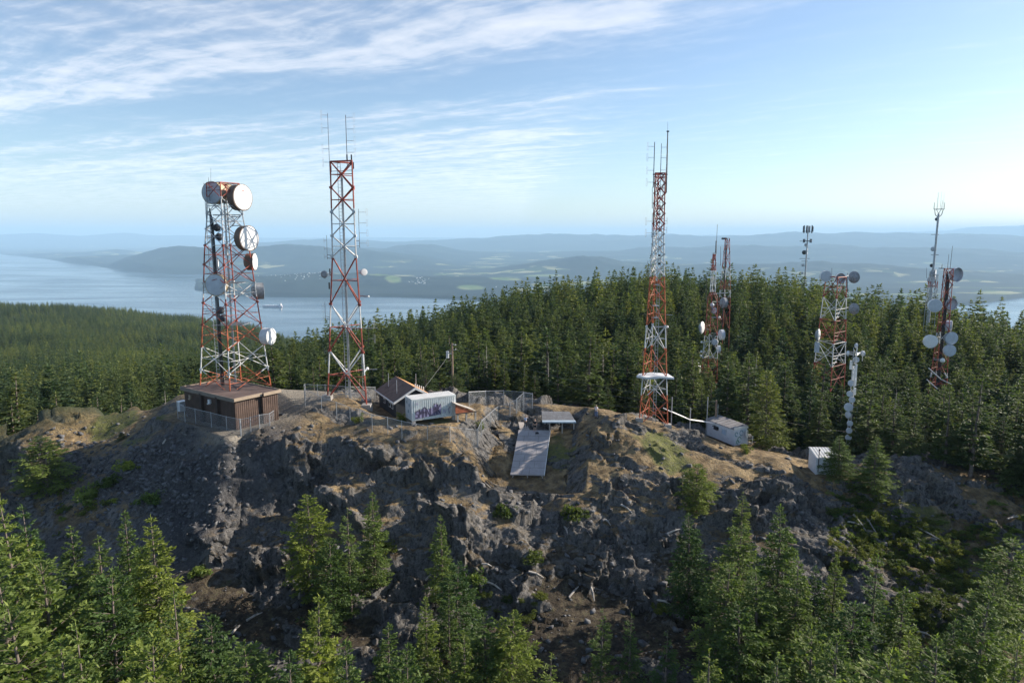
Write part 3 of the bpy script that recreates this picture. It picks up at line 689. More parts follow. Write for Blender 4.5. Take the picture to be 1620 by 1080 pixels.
# --- trees picked out one by one: u, v of the tip, depth, width, kind, words
FG = [
 (14, 791, 50, 1.05, 0, 'tall bright green fir at the left edge of the near slope'),
 (38, 803, 55, 1.0, 1, 'slim fir just right of the fir at the left edge'),
 (-30, 830, 47, 1.1, 0, 'broad dark fir cut off by the left edge'),
 (113, 835, 57, 1.0, 1, 'dark green fir behind the left cluster, below the scree'),
 (70, 880, 49, 1.1, 2, 'wide shaded fir low in the left corner cluster'),
 (196, 813, 58, 0.85, 1, 'pointed fir, left half of the tall twin firs on the left'),
 (238, 818, 55, 1.1, 0, 'tall full fir, right half of the twin firs on the left'),
 (122, 971, 40, 0.9, 1, 'small bright yellow-green young fir at bottom left'),
 (276, 925, 49, 0.9, 3, 'sparse thin fir with pale trunk in front of the twin firs'),
 (165, 905, 50, 1.0, 2, 'leaning lit fir below the twin firs on the left'),
 (330, 985, 52, 1.1, 2, 'dark shaded fir at the foot of the cliff, lower left'),
 (30, 960, 44, 1.2, 2, 'deep shaded fir filling the bottom left corner'),
 (225, 1010, 43, 1.1, 2, 'dark fir under the twin firs at the bottom edge'),
 (495, 951, 50, 1.15, 0, 'broad bright fir alone at the bottom, left of centre'),
 (545, 1020, 46, 1.0, 1, 'bright fir half cut off by the bottom edge right of the lone broad fir'),
 (491, 784, 67, 1.1, 2, 'bushy yellow-green fir clinging to the cliff, left of its pair'),
 (589, 780, 68, 0.95, 1, 'pointed fir on the cliff below the shipping container'),
 (549, 806, 65, 1.0, 3, 'round-headed fir between the two firs on the left cliff'),
 (520, 850, 64, 0.95, 2, 'low spreading fir under the cliff-face fir group'),
 (698, 816, 67, 0.85, 1, 'slender fir growing on the cliff straight below the ramp, to its left'),
 (709, 928, 60, 0.75, 3, 'narrow spindly fir at the foot of the cliff, in the centre'),
 (673, 947, 56, 0.85, 1, 'slim bright fir left of the spindly one in the centre'),
 (613, 987, 53, 0.95, 1, 'young bright fir at the bottom, left of the centre group'),
 (640, 1030, 50, 0.9, 2, 'low bushy fir on the bottom edge under the centre group'),
 (720, 890, 62, 1.0, 2, 'low fir with one long branch on the lower cliff'),
 (770, 978, 56, 1.1, 2, 'rounded light green fir right of the centre group'),
 (808, 972, 56, 1.1, 2, 'wide light green fir at the right end of the centre group'),
 (735, 1000, 54, 0.9, 1, 'small dark fir in the middle of the centre group'),
 (953, 964, 58, 0.95, 3, 'thin dull fir on brown soil right of centre'),
 (998, 972, 57, 0.9, 3, 'thin dull fir, right one of the pair on brown soil'),
 (1102, 733, 78, 1.35, 2, 'lone round-headed fir on the cliff edge below the white cabin'),
 (1175, 778, 74, 1.1, 3, 'small wispy fir sprouting above the right-hand cliff firs'),
 (1095, 813, 66, 1.1, 0, 'bright full fir at the left of the right-hand group'),
 (1169, 831, 65, 1.1, 2, 'broad fir with bare lower trunk in the right-hand group'),
 (1240, 804, 61, 1.0, 0, 'tallest fir of the right-hand group against the grey rock'),
 (1205, 900, 56, 1.2, 0, 'wide dusky fir in the middle of the right-hand group'),
 (1265, 885, 57, 1.1, 1, 'shaded fir right of the wide dusky fir'),
 (1324, 880, 60, 0.85, 1, 'slim bright-tipped fir right of the tallest right-hand fir'),
 (1293, 898, 59, 0.85, 1, 'small fir wedged left of the slim bright-tipped fir'),
 (1387, 880, 57, 1.05, 3, 'tall open fir with pale trunk in the lower right'),
 (1350, 950, 54, 1.1, 2, 'bushy fir left of the tall open fir in the lower right'),
 (1555, 942, 50, 1.15, 0, 'large bright symmetric fir in the bottom right corner'),
 (1610, 1010, 46, 1.0, 1, 'fir cut off by the bottom right corner'),
 (1229, 1035, 47, 1.1, 1, 'bright fir tip at the bottom edge under the right-hand group'),
 (1124, 1031, 50, 1.1, 3, 'low greyish fir on the bottom edge left of the right-hand group'),
 (1290, 1000, 50, 1.1, 2, 'spreading fir at the bottom edge below the slim bright-tipped fir'),
 (1440, 1000, 50, 1.0, 1, 'dim fir at the bottom edge between the open fir and the corner fir'),
 (1175, 960, 54, 1.1, 2, 'dark low fir under the broad fir with bare trunk'),
 (1331, 689, 83, 1.5, 0, 'bright conical fir standing in front of the white metal shed'),
 (1387, 693, 80.5, 1.45, 1, 'tall light green fir right of the white metal shed'),
 (1217, 590, 93, 1.0, 2, 'lone broad fir with clean trunk right of the white cabin'),
 (1497, 612, 97, 1.05, 2, 'full fir on the rim behind the right rock outcrop'),
 (1591, 655, 90, 1.0, 0, 'fir on dry grass at the right edge of the outcrop'),
 (1560, 690, 92, 0.8, 3, 'smaller fir left of the fir at the right edge of the outcrop'),
 (1625, 640, 93, 1.1, 0, 'dark fir cut off by the right edge on the rim'),
 (67, 690, 83, 1.7, 2, 'dark spreading fir on the shaded left flank'),
 (192, 688, 91, 1.2, 2, 'small bushy fir below the left grass patch'),
 (1600, 850, 66, 1.2, 2, 'dark fir on the shaded slope at the right edge'),
 (1575, 915, 62, 1.2, 2, 'shaded fir right of the undergrowth on the lower right slope'),
 (722, 592, 106, 1.3, 2, 'bushy round fir hiding the foot of the transformer pole'),
 (672, 572, 108, 1.2, 2, 'broad fir in the wood behind the gabled house, left of the transformer pole'),
 (395, 1015, 49, 1.2, 2, 'bushy half-lit fir at the bottom, left of the lone broad fir'),
 (455, 1035, 46, 1.0, 1, 'small fir tip at the bottom just left of the lone broad fir'),
 (870, 1035, 52, 1.1, 3, 'dull thin fir tip at the bottom, right of the light green pair'),
 (1055, 1000, 54, 1.0, 3, 'greyish fir at the bottom between the soil pair and the right-hand group'),
 (1150, 890, 58, 1.1, 2, 'bushy lit fir under the bright full fir of the right-hand group'),
 (1325, 1010, 46, 1.2, 0, 'lit fir at the bottom edge below the tall open fir'),
 (1400, 1040, 44, 1.2, 2, 'broad fir top on the bottom edge right of the lit one'),
 (1490, 1015, 46, 1.1, 0, 'fir top on the bottom edge just left of the corner fir'),
 (1430, 930, 56, 1.0, 1, 'slim fir right of the tall open fir, before the undergrowth'),
 (1510, 980, 52, 1.0, 1, 'half-shaded fir touching the left side of the corner fir'),
 (90, 1010, 40, 1.2, 0, 'bright bough tips in the bottom left corner, before the shaded fir'),
 (0, 900, 46, 1.2, 0, 'tall shaded fir on the left edge below the bright one'),
 (155, 850, 56, 1.0, 1, 'dark fir between the left cluster and the twin firs'),
]
for i, (u, v, d, wd, k, lab) in enumerate(FG):
    T = P(u, v, d); g = gz(T.x, T.y); h = T.z-g+0.25
    h = max(1.2, min(h, 24.0))
    wd2 = wd*min(1.8, max(1.0, (12.0/h)**0.35)) if h < 12 else wd*max(0.72, (14/h)**0.5)
    kk = NEARK[k] if d < 84 else RIMK[k]
    wd2 *= 1.12
    kk.place(T.x, T.y, h, wd2, label=lab, rz=rng.random()*6.28)

# --- the forest behind the summit
FOREST = []
def clear_of(x, y, r_):
    # open ground round the masts that stand in the woods, and the summit itself
    for cx, cy, cr in CLEAR:
        if math.hypot(x-cx, y-cy) < cr: return False
    return True
CLEAR = []
for u, v, d, cr in ((1121,600,150,2.5),(1312,600,150,3.5),(1482,610,150,3.0),(1343,700,103,2.0),(1146,560,185,3),(1131,655,99,2.0),(715,600,115,1.5),(1340,690,95,2.5)):
    p = P(u, v, d); CLEAR.append((p.x, p.y, cr))
def scatter():
    r = 101.0; out = []
    while r < 440:
        step = 3.6 + (r-101)*0.006
        th = R(-44)
        while th < R(43):
            a = th + rng.random()*step/r; rr_ = r + rng.random()*step
            th += (4.2+(r-101)*0.006)/r
            x, y = rr_*math.sin(a), rr_*math.cos(a)
            u = 810+1080*math.tan(a)/0.985
            # the edge of the wood
            e = np.interp(u, [-200, 0, 150, 280, 360, 480, 620, 760, 900, 1000, 1100, 1200, 1300, 1400, 1620, 1800],
                          [118, 119, 120, 118, 112, 112, 113, 112, 107, 105, 104, 103, 103, 101, 100, 100])
            if rr_ < e + rng.random()*2: continue
            if rng.random() < 0.10: continue
            if not clear_of(x, y, 0): continue
            out.append((x, y, rr_, u))
        r += step
    return out
pts = scatter()
for (x, y, rr_, u) in pts:
    big = rng.random(); h = 8.5+8.5*big**1.2 + (3 if rng.random() < 0.12 else 0)
    if rr_ < 118: h *= 0.78
    FOREST.append((x, y, rr_, h, u))
FOREST.sort(key=lambda a: a[2])
# nearest ones inside the frame become trees of their own
indiv = [f for f in FOREST if -25 < f[4] < 1645][:240]
rest = [f for f in FOREST if f not in set(indiv)]
def cap(x, y, h, u):
    return h
for x, y, rr_, h, u in indiv:
    k = rng.choice((0, 0, 1, 1, 2, 3))
    e = MIDK[k].place(x, y, h, 1.3+0.35*rng.random(), rz=rng.random()*6.28, group='firs of the wood behind the summit', rnd=rng)
    TREES.append(e)
print('forest', len(FOREST), 'individual', len(indiv))
_src_mid = [next(c for c in e.children if c.data == k.crown) for k in MIDK for e in [next(t for t in TREES if any(c.data == k.crown for c in t.children))]]
FAR_SRC = []
far_pts = sorted([f for f in rest if 300 < f[2] < 330 and 700 < f[4] < 1200], key=lambda f: -f[3])[:2]
for i, f in enumerate(far_pts):
    rest.remove(f); e = FARK[i].place(f[0], f[1], f[3]+2, 1.1, group='firs of the wood behind the summit', rnd=rng)
    TREES.append(e); FAR_SRC.append([c for c in e.children if c.name.startswith('crown')][0])

def instancer(name, pts, sources, label=None):
    """pts: x, y, z, scale, width ; ONE object that instances the given crowns on its points"""
    a = np.array(pts)
    me = bpy.data.meshes.new(name); me.vertices.add(len(a)); me.vertices.foreach_set('co', a[:, :3].astype(np.float32).ravel())
    rs = np.random.RandomState(len(a))
    sc = me.attributes.new('sc', 'FLOAT_VECTOR', 'POINT'); sc.data.foreach_set('vector', np.stack([a[:, 4], a[:, 4], a[:, 3]], 1).astype(np.float32).ravel())
    ro = me.attributes.new('ro', 'FLOAT_VECTOR', 'POINT'); q = np.zeros((len(a), 3), np.float32); q[:, 2] = rs.rand(len(a))*6.28; ro.data.foreach_set('vector', q.ravel())
    ix = me.attributes.new('pick', 'INT', 'POINT'); ix.data.foreach_set('value', rs.randint(0, len(sources), len(a)).astype(np.int32))
    o = bpy.data.objects.new(name, me); COL.objects.link(o)
    g = bpy.data.node_groups.new(name, 'GeometryNodeTree')
    g.interface.new_socket('Geometry', in_out='INPUT', socket_type='NodeSocketGeometry'); g.interface.new_socket('Geometry', in_out='OUTPUT', socket_type='NodeSocketGeometry')
    gi = g.nodes.new('NodeGroupInput'); go = g.nodes.new('NodeGroupOutput'); L = g.links.new
    jn = g.nodes.new('GeometryNodeGeometryToInstance')
    for s in reversed(sources):
        oi = g.nodes.new('GeometryNodeObjectInfo'); oi.transform_space = 'ORIGINAL'; oi.inputs['Object'].default_value = s; oi.inputs['As Instance'].default_value = False
        L(oi.outputs['Geometry'], jn.inputs[0])
    ip = g.nodes.new('GeometryNodeInstanceOnPoints'); ip.inputs['Pick Instance'].default_value = True
    def na(n, tp):
        k = g.nodes.new('GeometryNodeInputNamedAttribute'); k.data_type = tp; k.inputs['Name'].default_value = n
        return next(s for s in k.outputs if s.enabled and s.name == 'Attribute')
    L(gi.outputs[0], ip.inputs['Points']); L(jn.outputs[0], ip.inputs['Instance'])
    L(na('pick', 'INT'), ip.inputs['Instance Index']); L(na('ro', 'FLOAT_VECTOR'), ip.inputs['Rotation']); L(na('sc', 'FLOAT_VECTOR'), ip.inputs['Scale'])
    L(ip.outputs[0], go.inputs[0])
    md = o.modifiers.new('instances', 'NODES'); md.node_group = g
    tag(o, label, kind='stuff')
    return o
nearpts = [(x, y, gz(x, y)-0.3, h/14, h/14*(1.3+0.35*rng.random())) for x, y, rr_, h, u in rest if rr_ < 230]
farpts = [(x, y, gz(x, y)-0.3, h/14, h/14*(1.3+0.35*rng.random())) for x, y, rr_, h, u in rest if rr_ >= 230]
instancer('conifer_forest', nearpts, _src_mid)
# distant plateau wood on the left and the slopes behind the ridge
plat = []
r = 440.0
while r < 2300:
    st = 5.2 + (r-440)*0.0035; th = R(-42)
    while th < R(-2 if r < 1500 else -4):
        a = th+rng.random()*st/r; rr_ = r+rng.random()*st; th += st/r
        h = 9+7*rng.random()
        x, y = rr_*math.sin(a), rr_*math.cos(a)
        # a few open glades and second-growth patches
        cl = float(fbm(np.array([x]), np.array([y]), np.array([0.0]), 1/130., 2)[0])
        if cl > 0.33: h *= 0.45
        plat.append((x, y, 0, h, rr_))
    r += st
zz = base_z(np.array([p[0] for p in plat]), np.array([p[1] for p in plat]))
plat = [(x, y, gz(x, y)-0.5, h/14, h/14*1.35) for (x, y, _, h, rr_) in plat]
instancer('distant_conifer_forest', farpts+plat, FAR_SRC)
print('instances', len(nearpts), len(farpts), len(plat))

# dead trees standing in the wood
SNAG = NEARK[3].trunk.copy(); SNAG.materials.clear(); SNAG.materials.append(DEADWOOD)
for u, v, d, lab in ((868, 556, 118, 'grey dead tree standing in the wood above the flat platform'), (955, 545, 125, 'bare dead tree left of the slim ice-shield mast'), (1198, 560, 112, 'dead grey snag behind the white cabin'),
                     (1420, 610, 112, 'dead snag in the wood right of the dish-lined white mast'), (770, 540, 125, 'thin dead tree in the wood above the wire gate'), (255, 560, 125, 'dead spire in the wood left of the drum mast'), (1555, 600, 112, 'dead grey tree left of the right-edge firs')):
    T = P(u, v, d); g = gz(T.x, T.y); h = max(6, min(17, T.z-g)); e = empty('dead_tree', (T.x, T.y, g-.3), lab, 'dead tree', rz=rng.random()*6); e.scale = (h/14*.8, h/14*.8, h/14)
    c = bpy.data.objects.new('trunk', SNAG); COL.objects.link(c); c.parent = e
# ------------------------------------------------------------------ masts
RED = mat('tower_red', (0.36, 0.075, 0.048), 0.6, var=0.35, scale=1.2, dirt=((0.20, 0.06, 0.04), 0.6))
ORANGE = mat('tower_orange', (0.52, 0.13, 0.05), 0.6, var=0.3, scale=1.2, dirt=((0.30, 0.12, 0.07), 0.6))
WHITE = mat('tower_white', (0.62, 0.63, 0.62), 0.55, var=0.15, scale=1.2, dirt=((0.34, 0.33, 0.31), 0.6))
GALV = mat('galvanised_steel', (0.42, 0.44, 0.46), 0.45, 0.4, var=0.15, scale=2.0)
DARK = mat('dark_cable', (0.03, 0.03, 0.035), 0.6, var=0.2)
DGREY = mat('dark_radome', (0.06, 0.065, 0.075), 0.5, var=0.2)
RADW = mat('white_radome', (0.80, 0.80, 0.78), 0.5, var=0.05, dirt=((0.66, 0.65, 0.60), 0.3))
RADG = mat('grey_shaded_radome', (0.52, 0.56, 0.60), 0.5, var=0.08, dirt=((0.40, 0.42, 0.43), 0.4))  # grey fittings; on some white dish faces it paints in their shade
SHR_BROWN = mat('brown_shroud', (0.17, 0.12, 0.09), 0.6, var=0.2)
SHR_TAN = mat('tan_shroud', (0.50, 0.40, 0.26), 0.6, var=0.2)
SHR_GREY = mat('grey_shroud', (0.27, 0.29, 0.31), 0.5, var=0.2)
SHR_WHITE = mat('white_shroud', (0.62, 0.64, 0.65), 0.5, var=0.1)
CONC = mat('concrete', (0.38, 0.36, 0.33), 0.9, var=0.2, scale=2.5, bump=0.3, dirt=((0.2, 0.19, 0.17), 0.6))
TMAT = [RED, WHITE, ORANGE, GALV]

def z_at(x, y, v):
    t = (540-v)/1080
    return y*(t*CP-SP)/(CP+t*SP)
def shift(mb, loc): mb.v = [(a-loc[0], b-loc[1], c-loc[2]) for a, b, c in mb.v]; return mb
def part(mb, name, mats, root, parent=None, smooth=False):
    shift(mb, root.location); return mb.build(name, mats, parent or root, smooth)

class Tower:
    """lattice mast whose centre stands at u, depth d; radii and colour changes are given at picture heights v"""
    def __init__(s, name, label, u, vb, d, n, prof, levels, bands, yaw, leg_r, br_r, foot=True, group=None, cat='radio mast', vtop=None):
        c = P(u, vb, d); s.x, s.y = c.x, c.y; s.n = n; s.yaw = yaw
        s.zv = lambda v: z_at(s.x, s.y, v)
        s.g = gz(s.x, s.y)
        s.root = empty(name, (s.x, s.y, s.g), label, cat, group)
        s.prof = sorted((s.zv(v), r) for v, r in prof)
        s.bands = sorted([(s.zv(v), m) for v, m in bands], key=lambda a: a[0])     # colour above this height
        s.leg_r, s.br_r = leg_r, br_r
        zs = [s.zv(v) for v in levels]; zs.sort(); s.zs = zs
        for k in range(n):
            mb = MB(); g = gz(*s.leg(k, zs[0])[:2]); b = s.leg(k, min(zs[0], g+0.3)); b.z = min(g, zs[0])-0.15
            knots = sorted(set([b.z]+[z for z, r in s.prof if b.z < z < zs[-1]]+[zs[-1]]))
            for a, c2 in zip(knots, knots[1:]): s.bt(mb, s.leg(k, a), s.leg(k, c2), leg_r)
            for z in zs[1:-1]: mb.box(s.leg(k, z), (leg_r*3.4, leg_r*3.4, leg_r*2.6), s.col(z))
            s.part(mb, 'leg', TMAT)
            if foot:
                f = MB(); q = s.leg(k, b.z); f.hexa([(q.x+sx*w, q.y+sy*w, zz) for zz, w in ((g-0.9, foot*1.15), (g+foot*1.1, foot)) for sx, sy in ((-1,-1),(1,-1),(1,1),(-1,1))])
                s.part(f, 'footing', CONC)
        for a, b in zip(zs, zs[1:]):
            mb = MB(); mid = (a+b)/2
            for k in range(n):
                k2 = (k+1) % n
                s.bt(mb, s.leg(k, a), s.leg(k2, b), br_r); s.bt(mb, s.leg(k2, a), s.leg(k, b), br_r)
                s.bt(mb, s.leg(k, mid), s.leg(k2, mid), br_r*0.7)
                if b == zs[-1]: s.bt(mb, s.leg(k, b), s.leg(k2, b), br_r*1.3)
            s.part(mb, 'bracing', TMAT)
    def part(s, mb, name, mats, parent=None, smooth=False): return part(mb, name, mats, s.root, parent, smooth)
    def rad(s, z): return float(np.interp(z, [p[0] for p in s.prof], [p[1] for p in s.prof]))
    def leg(s, k, z):
        a = s.yaw+2*math.pi*k/s.n; r = s.rad(z); return Vector((s.x+r*math.cos(a), s.y+r*math.sin(a), z))
    def col(s, z):
        m = s.bands[0][1]
        for zz, c in s.bands:
            if z >= zz: m = c
        return m
    def bt(s, mb, a, b, r, n=6):
        a, b = Vector(a), Vector(b)
        cuts = [0.0]+sorted((zz-a.z)/(b.z-a.z) for zz, _ in s.bands if min(a.z, b.z) < zz < max(a.z, b.z))+[1.0] if abs(b.z-a.z) > 1e-6 else [0.0, 1.0]
        for t0, t1 in zip(cuts, cuts[1:]):
            p, q = a.lerp(b, t0), a.lerp(b, t1); mb.tube(p, q, r, r, n, s.col((p.z+q.z)/2))
    def ladder(s, v0, v1, dx=0.0, dy=0.0, w=0.45, name='ladder', m=GALV):
        z0, z1 = s.zv(v0), s.zv(v1); mb = MB(); z0 = max(z0, gz(s.x+dx, s.y+dy)-0.1)
        for sx in (-1, 1): mb.box((s.x+dx+sx*w/2, s.y+dy, (z0+z1)/2), (0.06, 0.06, z1-z0))
        z = z0+0.3
        while z < z1: mb.box((s.x+dx, s.y+dy, z), (w, 0.04, 0.04)); z += 0.45
        s.part(mb, name, m)
    def cables(s, v0, v1, dx, dy, w, m=DARK):
        z0, z1 = max(s.zv(v0), gz(s.x+dx, s.y+dy)-0.1), s.zv(v1); mb = MB(); k = 5
        for i in range(k): mb.tube((s.x+dx+(i/(k-1)-0.5)*w, s.y+dy+0.04*(i % 2), z0), (s.x+dx+(i/(k-1)-0.5)*w*0.8, s.y+dy+0.04*(i % 2), z1-i*0.4), w/k*0.55, n=5)
        s.part(mb, 'cable_run', m)
    def near_leg(s, p):
        return min((s.leg(k, min(max(p.z, s.zs[0]), s.zs[-1])) for k in range(s.n)), key=lambda q: (q-p).length)

def dish(T, u, v, d, r_px, yaw, el=0, kind='drum', depth=0.7, face=RADW, back=SHR_BROWN, logo=False, arm=True, off=0.0):
    """antenna on mast T at the picture position u, v; yaw 0 faces the viewer, positive turns it to the right"""
    c = P(u, v, d); r = r_px/1080*d
    f = Vector((math.sin(R(yaw))*math.cos(R(el)), -math.cos(R(yaw))*math.cos(R(el)), math.sin(R(el))))
    mb = MB(); dd = depth*r
    if kind == 'drum':
        mb.lathe([(r*0.12, -dd-0.42*r), (r*0.55, -dd-0.30*r), (r*0.98, -dd), (r, -dd), (r, 0), (r*1.03, 0.0), (r*1.03, 0.03), (r*0.98, 0.03)], c, f, 28)
    elif kind == 'dish':
        mb.lathe([(r*0.12, -0.42*r), (r*0.55, -0.30*r), (r*0.9, -0.06*r), (r*1.0, 0), (r*1.02, 0.04*r), (r*0.97, 0.03*r)], c, f, 24)
    elif kind == 'dome':
        mb.lathe([(r*0.2, -0.7*r), (r*0.7, -0.55*r), (r*0.97, -0.15*r), (r, 0)], c, f, 20)
    elif kind == 'open':
        mb.lathe([(r*0.12, -dd-0.42*r), (r*0.55, -dd-0.30*r), (r*0.98, -dd), (r, 0), (r*1.02, 0.0), (r*0.96, 0.0), (r*0.95, -dd*0.9), (r*0.55, -dd*1.1), (r*0.1, -dd-0.28*r)], c, f, 24)
    elif kind == 'grid':
        q = f.to_track_quat('Z', 'Y')
        for i in range(9):
            y = (i/8-0.5)*1.9*r; w = math.sqrt(max(0, r*r-y*y))
            pts = [c+q @ Vector((x*w, y, 0.25*((x*w)**2+y*y)/r)) for x in (-1, -0.5, 0, 0.5, 1)]; mb.path(pts, 0.02*r+0.012, 4)
        mb.path([c+q @ Vector((r*math.cos(a), r*math.sin(a), 0.25*r)) for a in [k*math.pi/10 for k in range(21)]], 0.03*r+0.015, 4)
        mb.tube(c, c+f*r*0.7, 0.03, n=5)
    o = T.part(mb, 'dish_antenna', back, smooth=False)
    if kind in ('drum', 'dish', 'dome'):
        rd = MB()
        bulge = {'drum': 0.06, 'dish': 0.30, 'dome': 0.85}[kind]
        e = 0.035 if kind == 'drum' else (0.035*r if kind == 'dish' else 0.0)
        rd.lathe([(r*0.97*math.cos(a), e+bulge*r*math.sin(a)) for a in [k*math.pi/2/7 for k in range(7)]]+[(r*0.02, e+bulge*r)], c, f, 28)
        T.part(rd, 'radome', face, parent=o, smooth=True)
        if logo:
            q = Vector((math.cos(R(yaw)), math.sin(R(yaw)), 0)); up = f.cross(q)*-1
            if up.z < 0: up = -up
            lg = MB(); h = c+f*(0.035+bulge*r*0.80+0.01)
            for k, (a0, a1, b0, b1) in enumerate(((-0.30, -0.10, 0.40, 0.47), (-0.13, 0.06, 0.45, 0.52), (0.02, 0.24, 0.50, 0.56))):
                lg.face([h+q*r*x+up*r*y for x, y in ((a0, b0), (a1, b0+0.03), (a1, b1+0.03), (a0, b1))])
            T.part(lg, 'radome_mark', [mat('faded_red_mark', (0.30, 0.06, 0.06), 0.6)], parent=o)
    if arm:
        b = c-f*(dd+0.4*r if kind in ('drum', 'open') else 0.35*r); leg = T.near_leg(b)
        am = MB(); am.tube(b+Vector((0, 0, -0.55*r)), b+Vector((0, 0, 0.55*r)), 0.05, n=6); tgt = Vector((leg.x, leg.y, b.z))
        if (tgt-b).length > 0.15:
            am.tube(b+Vector((0, 0, 0.3*r)), tgt+Vector((0, 0, 0.3*r)), 0.045, n=5); am.tube(b-Vector((0, 0, 0.3*r)), tgt-Vector((0, 0, 0.3*r)), 0.045, n=5)
            am.tube(b+Vector((0, 0, 0.3*r)), tgt-Vector((0, 0, 0.3*r)), 0.03, n=5)
        T.part(am, 'mount_bracket', GALV, parent=o)
    return o
def whip(T, u0, v0, u1, v1, d, r=0.03, m=DARK, name='whip_antenna'):
    a = P(u0, v0, d); b = Vector((a.x, a.y, z_at(a.x, a.y, v1))) if u1 is None else P(u1, v1, d)
    mb = MB(); mb.tube(a, b, r, r*0.7, 6); T.part(mb, name, m); return a, b
def dipoles(T, u0, v0, u1, v1, d, n, arm_px, r=0.035, m=GALV, up=None, loop=True):
    """pole with stacked dipoles on arms that reach arm_px to the side"""
    a, b = P(u0, v0, d), P(u1, v1, d); b = Vector((a.x, a.y, b.z)); mb = MB(); mb.tube(a, b, r, r*0.8, 6)
    L = (b-a).length; ax = arm_px/1080*d
    o = T.part(mb, 'dipole_antenna', DARK)
    am = MB()
    for k in range(n):
        p = a.lerp(b, (k+0.35)/n if up is None else up[k]); e = p+Vector((ax, -0.1, 0)); am.tube(p, e, 0.025, n=4)
        h = min(0.32*L/n, 0.6)
        if loop: am.path([e+Vector((0, 0, -h)), e+Vector((0, 0, h)), e+Vector((ax*0.18, 0, h)), e+Vector((ax*0.18, 0, -h)), e+Vector((0, 0, -h))], 0.014, 4)
        else: am.tube(e-Vector((0, 0, h)), e+Vector((0, 0, h)), 0.02, n=4)
    T.part(am, 'dipole', m, parent=o)
    tgt = T.near_leg(a+Vector((0, 0, 0.2)))
    br = MB()
    for f in (0.05, 0.18):
        p = a.lerp(b, f)
        if p.z < T.zs[-1]+0.3: br.tube(p, Vector((tgt.x, tgt.y, p.z)), 0.035, n=5)
        else: br.tube(a, tgt, 0.035, n=5)
    T.part(br, 'mount_bracket', DARK, parent=o)

# ---- mast with the big drums behind the brown building
T1 = Tower('lattice_tower', 'square red and white lattice mast hung with big white drum dishes, behind the brown building', 373, 612, 92, 4,
           [(616, 4.5), (560, 4.02), (470, 3.30), (400, 2.78), (340, 2.15), (288, 1.95)],
           [612, 582, 546, 512, 478, 447, 418, 388, 362, 338, 314, 290],
           [(640, 2), (588, 1), (546, 2), (516, 0), (470, 1), (446, 0), (386, 3), (312, 0)], R(13), 0.085, 0.047, foot=0.45)
T1.cables(612, 330, -1.35, -0.9, 0.42)
T1.cables(612, 300, -0.2, 0.5, 0.25, GALV)
T1.ladder(612, 290, -1.95, -0.6, 0.45)
for v in (512, 447, 388, 340):    # work platforms
    z = T1.zv(v); r_ = T1.rad(z)*0.72; mb = MB()
    for k in range(5): mb.box((T1.x, T1.y-r_*0.6+k*r_*0.3, z), (r_*1.5, 0.10, 0.05))
    for s_ in (-1, 1): mb.box((T1.x+s_*r_*0.7, T1.y, z-0.06), (0.08, r_*1.4, 0.08))
    T1.part(mb, 'work_platform', GALV)
dish(T1, 335, 305, 88, 17.5, -12, depth=0.75, face=RADG, back=SHR_TAN, logo=True)  # white drum, its shaded face painted with the grey
dish(T1, 384, 312.5, 88.5, 20.3, 68, depth=0.65, back=SHR_BROWN, logo=True)
dish(T1, 357, 306, 94, 16, -165, depth=0.5, back=SHR_TAN, face=RADG)
dish(T1, 394, 377, 88.5, 19.6, 65, depth=0.6, back=SHR_BROWN)
dish(T1, 403, 414, 91, 13.3, 93, depth=0.85, back=SHR_BROWN)
dish(T1, 341, 451, 87.5, 17, -5, depth=0.6, face=RADG, back=SHR_TAN, logo=True)
dish(T1, 416, 460, 93, 13, 116, depth=0.9, face=RADG, back=SHR_GREY)
dish(T1, 429, 532, 91, 13, 75, depth=1.0, back=SHR_WHITE)
dish(T1, 362, 349, 94, 9.5, 160, kind='grid', back=RADW)
for u, v, r_ in ((343, 360, 6.3), (346.5, 375, 6.2), (349, 491, 6.3), (353, 503, 5.8)):
    dish(T1, u, v, 89.2, r_, -5, kind='dome', face=DGREY, back=DGREY)
whip(T1, 330, 300, 330, 281, 90); whip(T1, 333.5, 296, 333.5, 266, 92, 0.02)
for v in (340, 357, 343):
    mb = MB(); a = P(366, v, 91); mb.tube(a, a+Vector((1.2, 0, 0)), 0.05, n=5)
    for k in range(5): mb.tube(a+Vector((0.3+k*0.2, -0.15, 0)), a+Vector((0.3+k*0.2, 0.15, 0)), 0.012, n=4)
    T1.part(mb, 'yagi_antenna', DARK)
for u, v in ((358, 395), (344, 418)):
    mb = MB(); mb.box(P(u, v, 89.5), (0.28, 0.2, 1.4)); T1.part(mb, 'panel_antenna', RADW)

# ---- triangular mast beside the house
T2 = Tower('lattice_tower', 'triangular red and white lattice mast standing inside the wire fence left of the gabled house', 559, 628, 95, 3,
           [(634, 3.5), (553, 2.95), (480, 2.55), (404, 2.05), (335, 1.95), (255, 1.85)],
           [629, 553, 480, 406, 373, 335.5, 297, 256],
           [(680, 0), (588, 1), (553, 0), (516, 1), (480, 0), (406, 1), (350, 3), (330, 0)], R(192.7), 0.11, 0.085, foot=0.62)
T2.ladder(632, 258, -0.75, -0.2, 0.4)
T2.cables(632, 262, -0.45, -0.1, 0.28, GALV)
mb = MB(); z = T2.zv(252.5)
for k in range(3): mb.box((T2.leg(k, T2.zs[-1])+T2.leg((k+1) % 3, T2.zs[-1]))/2, (0.01, 0.01, 0.01))
T2.ladder(632, 560, 1.6, -0.3, 0.35)
dipoles(T2, 522, 276, 516, 182, 94, 4, -9, up=(0.20, 0.42, 0.76, 0.97))
dipoles(T2, 549.5, 262, 548, 184, 95, 4, 12, r=0.05, up=(0.26, 0.49, 0.72, 0.95))
dipoles(T2, 569, 392, 567, 331, 95, 4, 12, up=(0.12, 0.38, 0.64, 0.92))
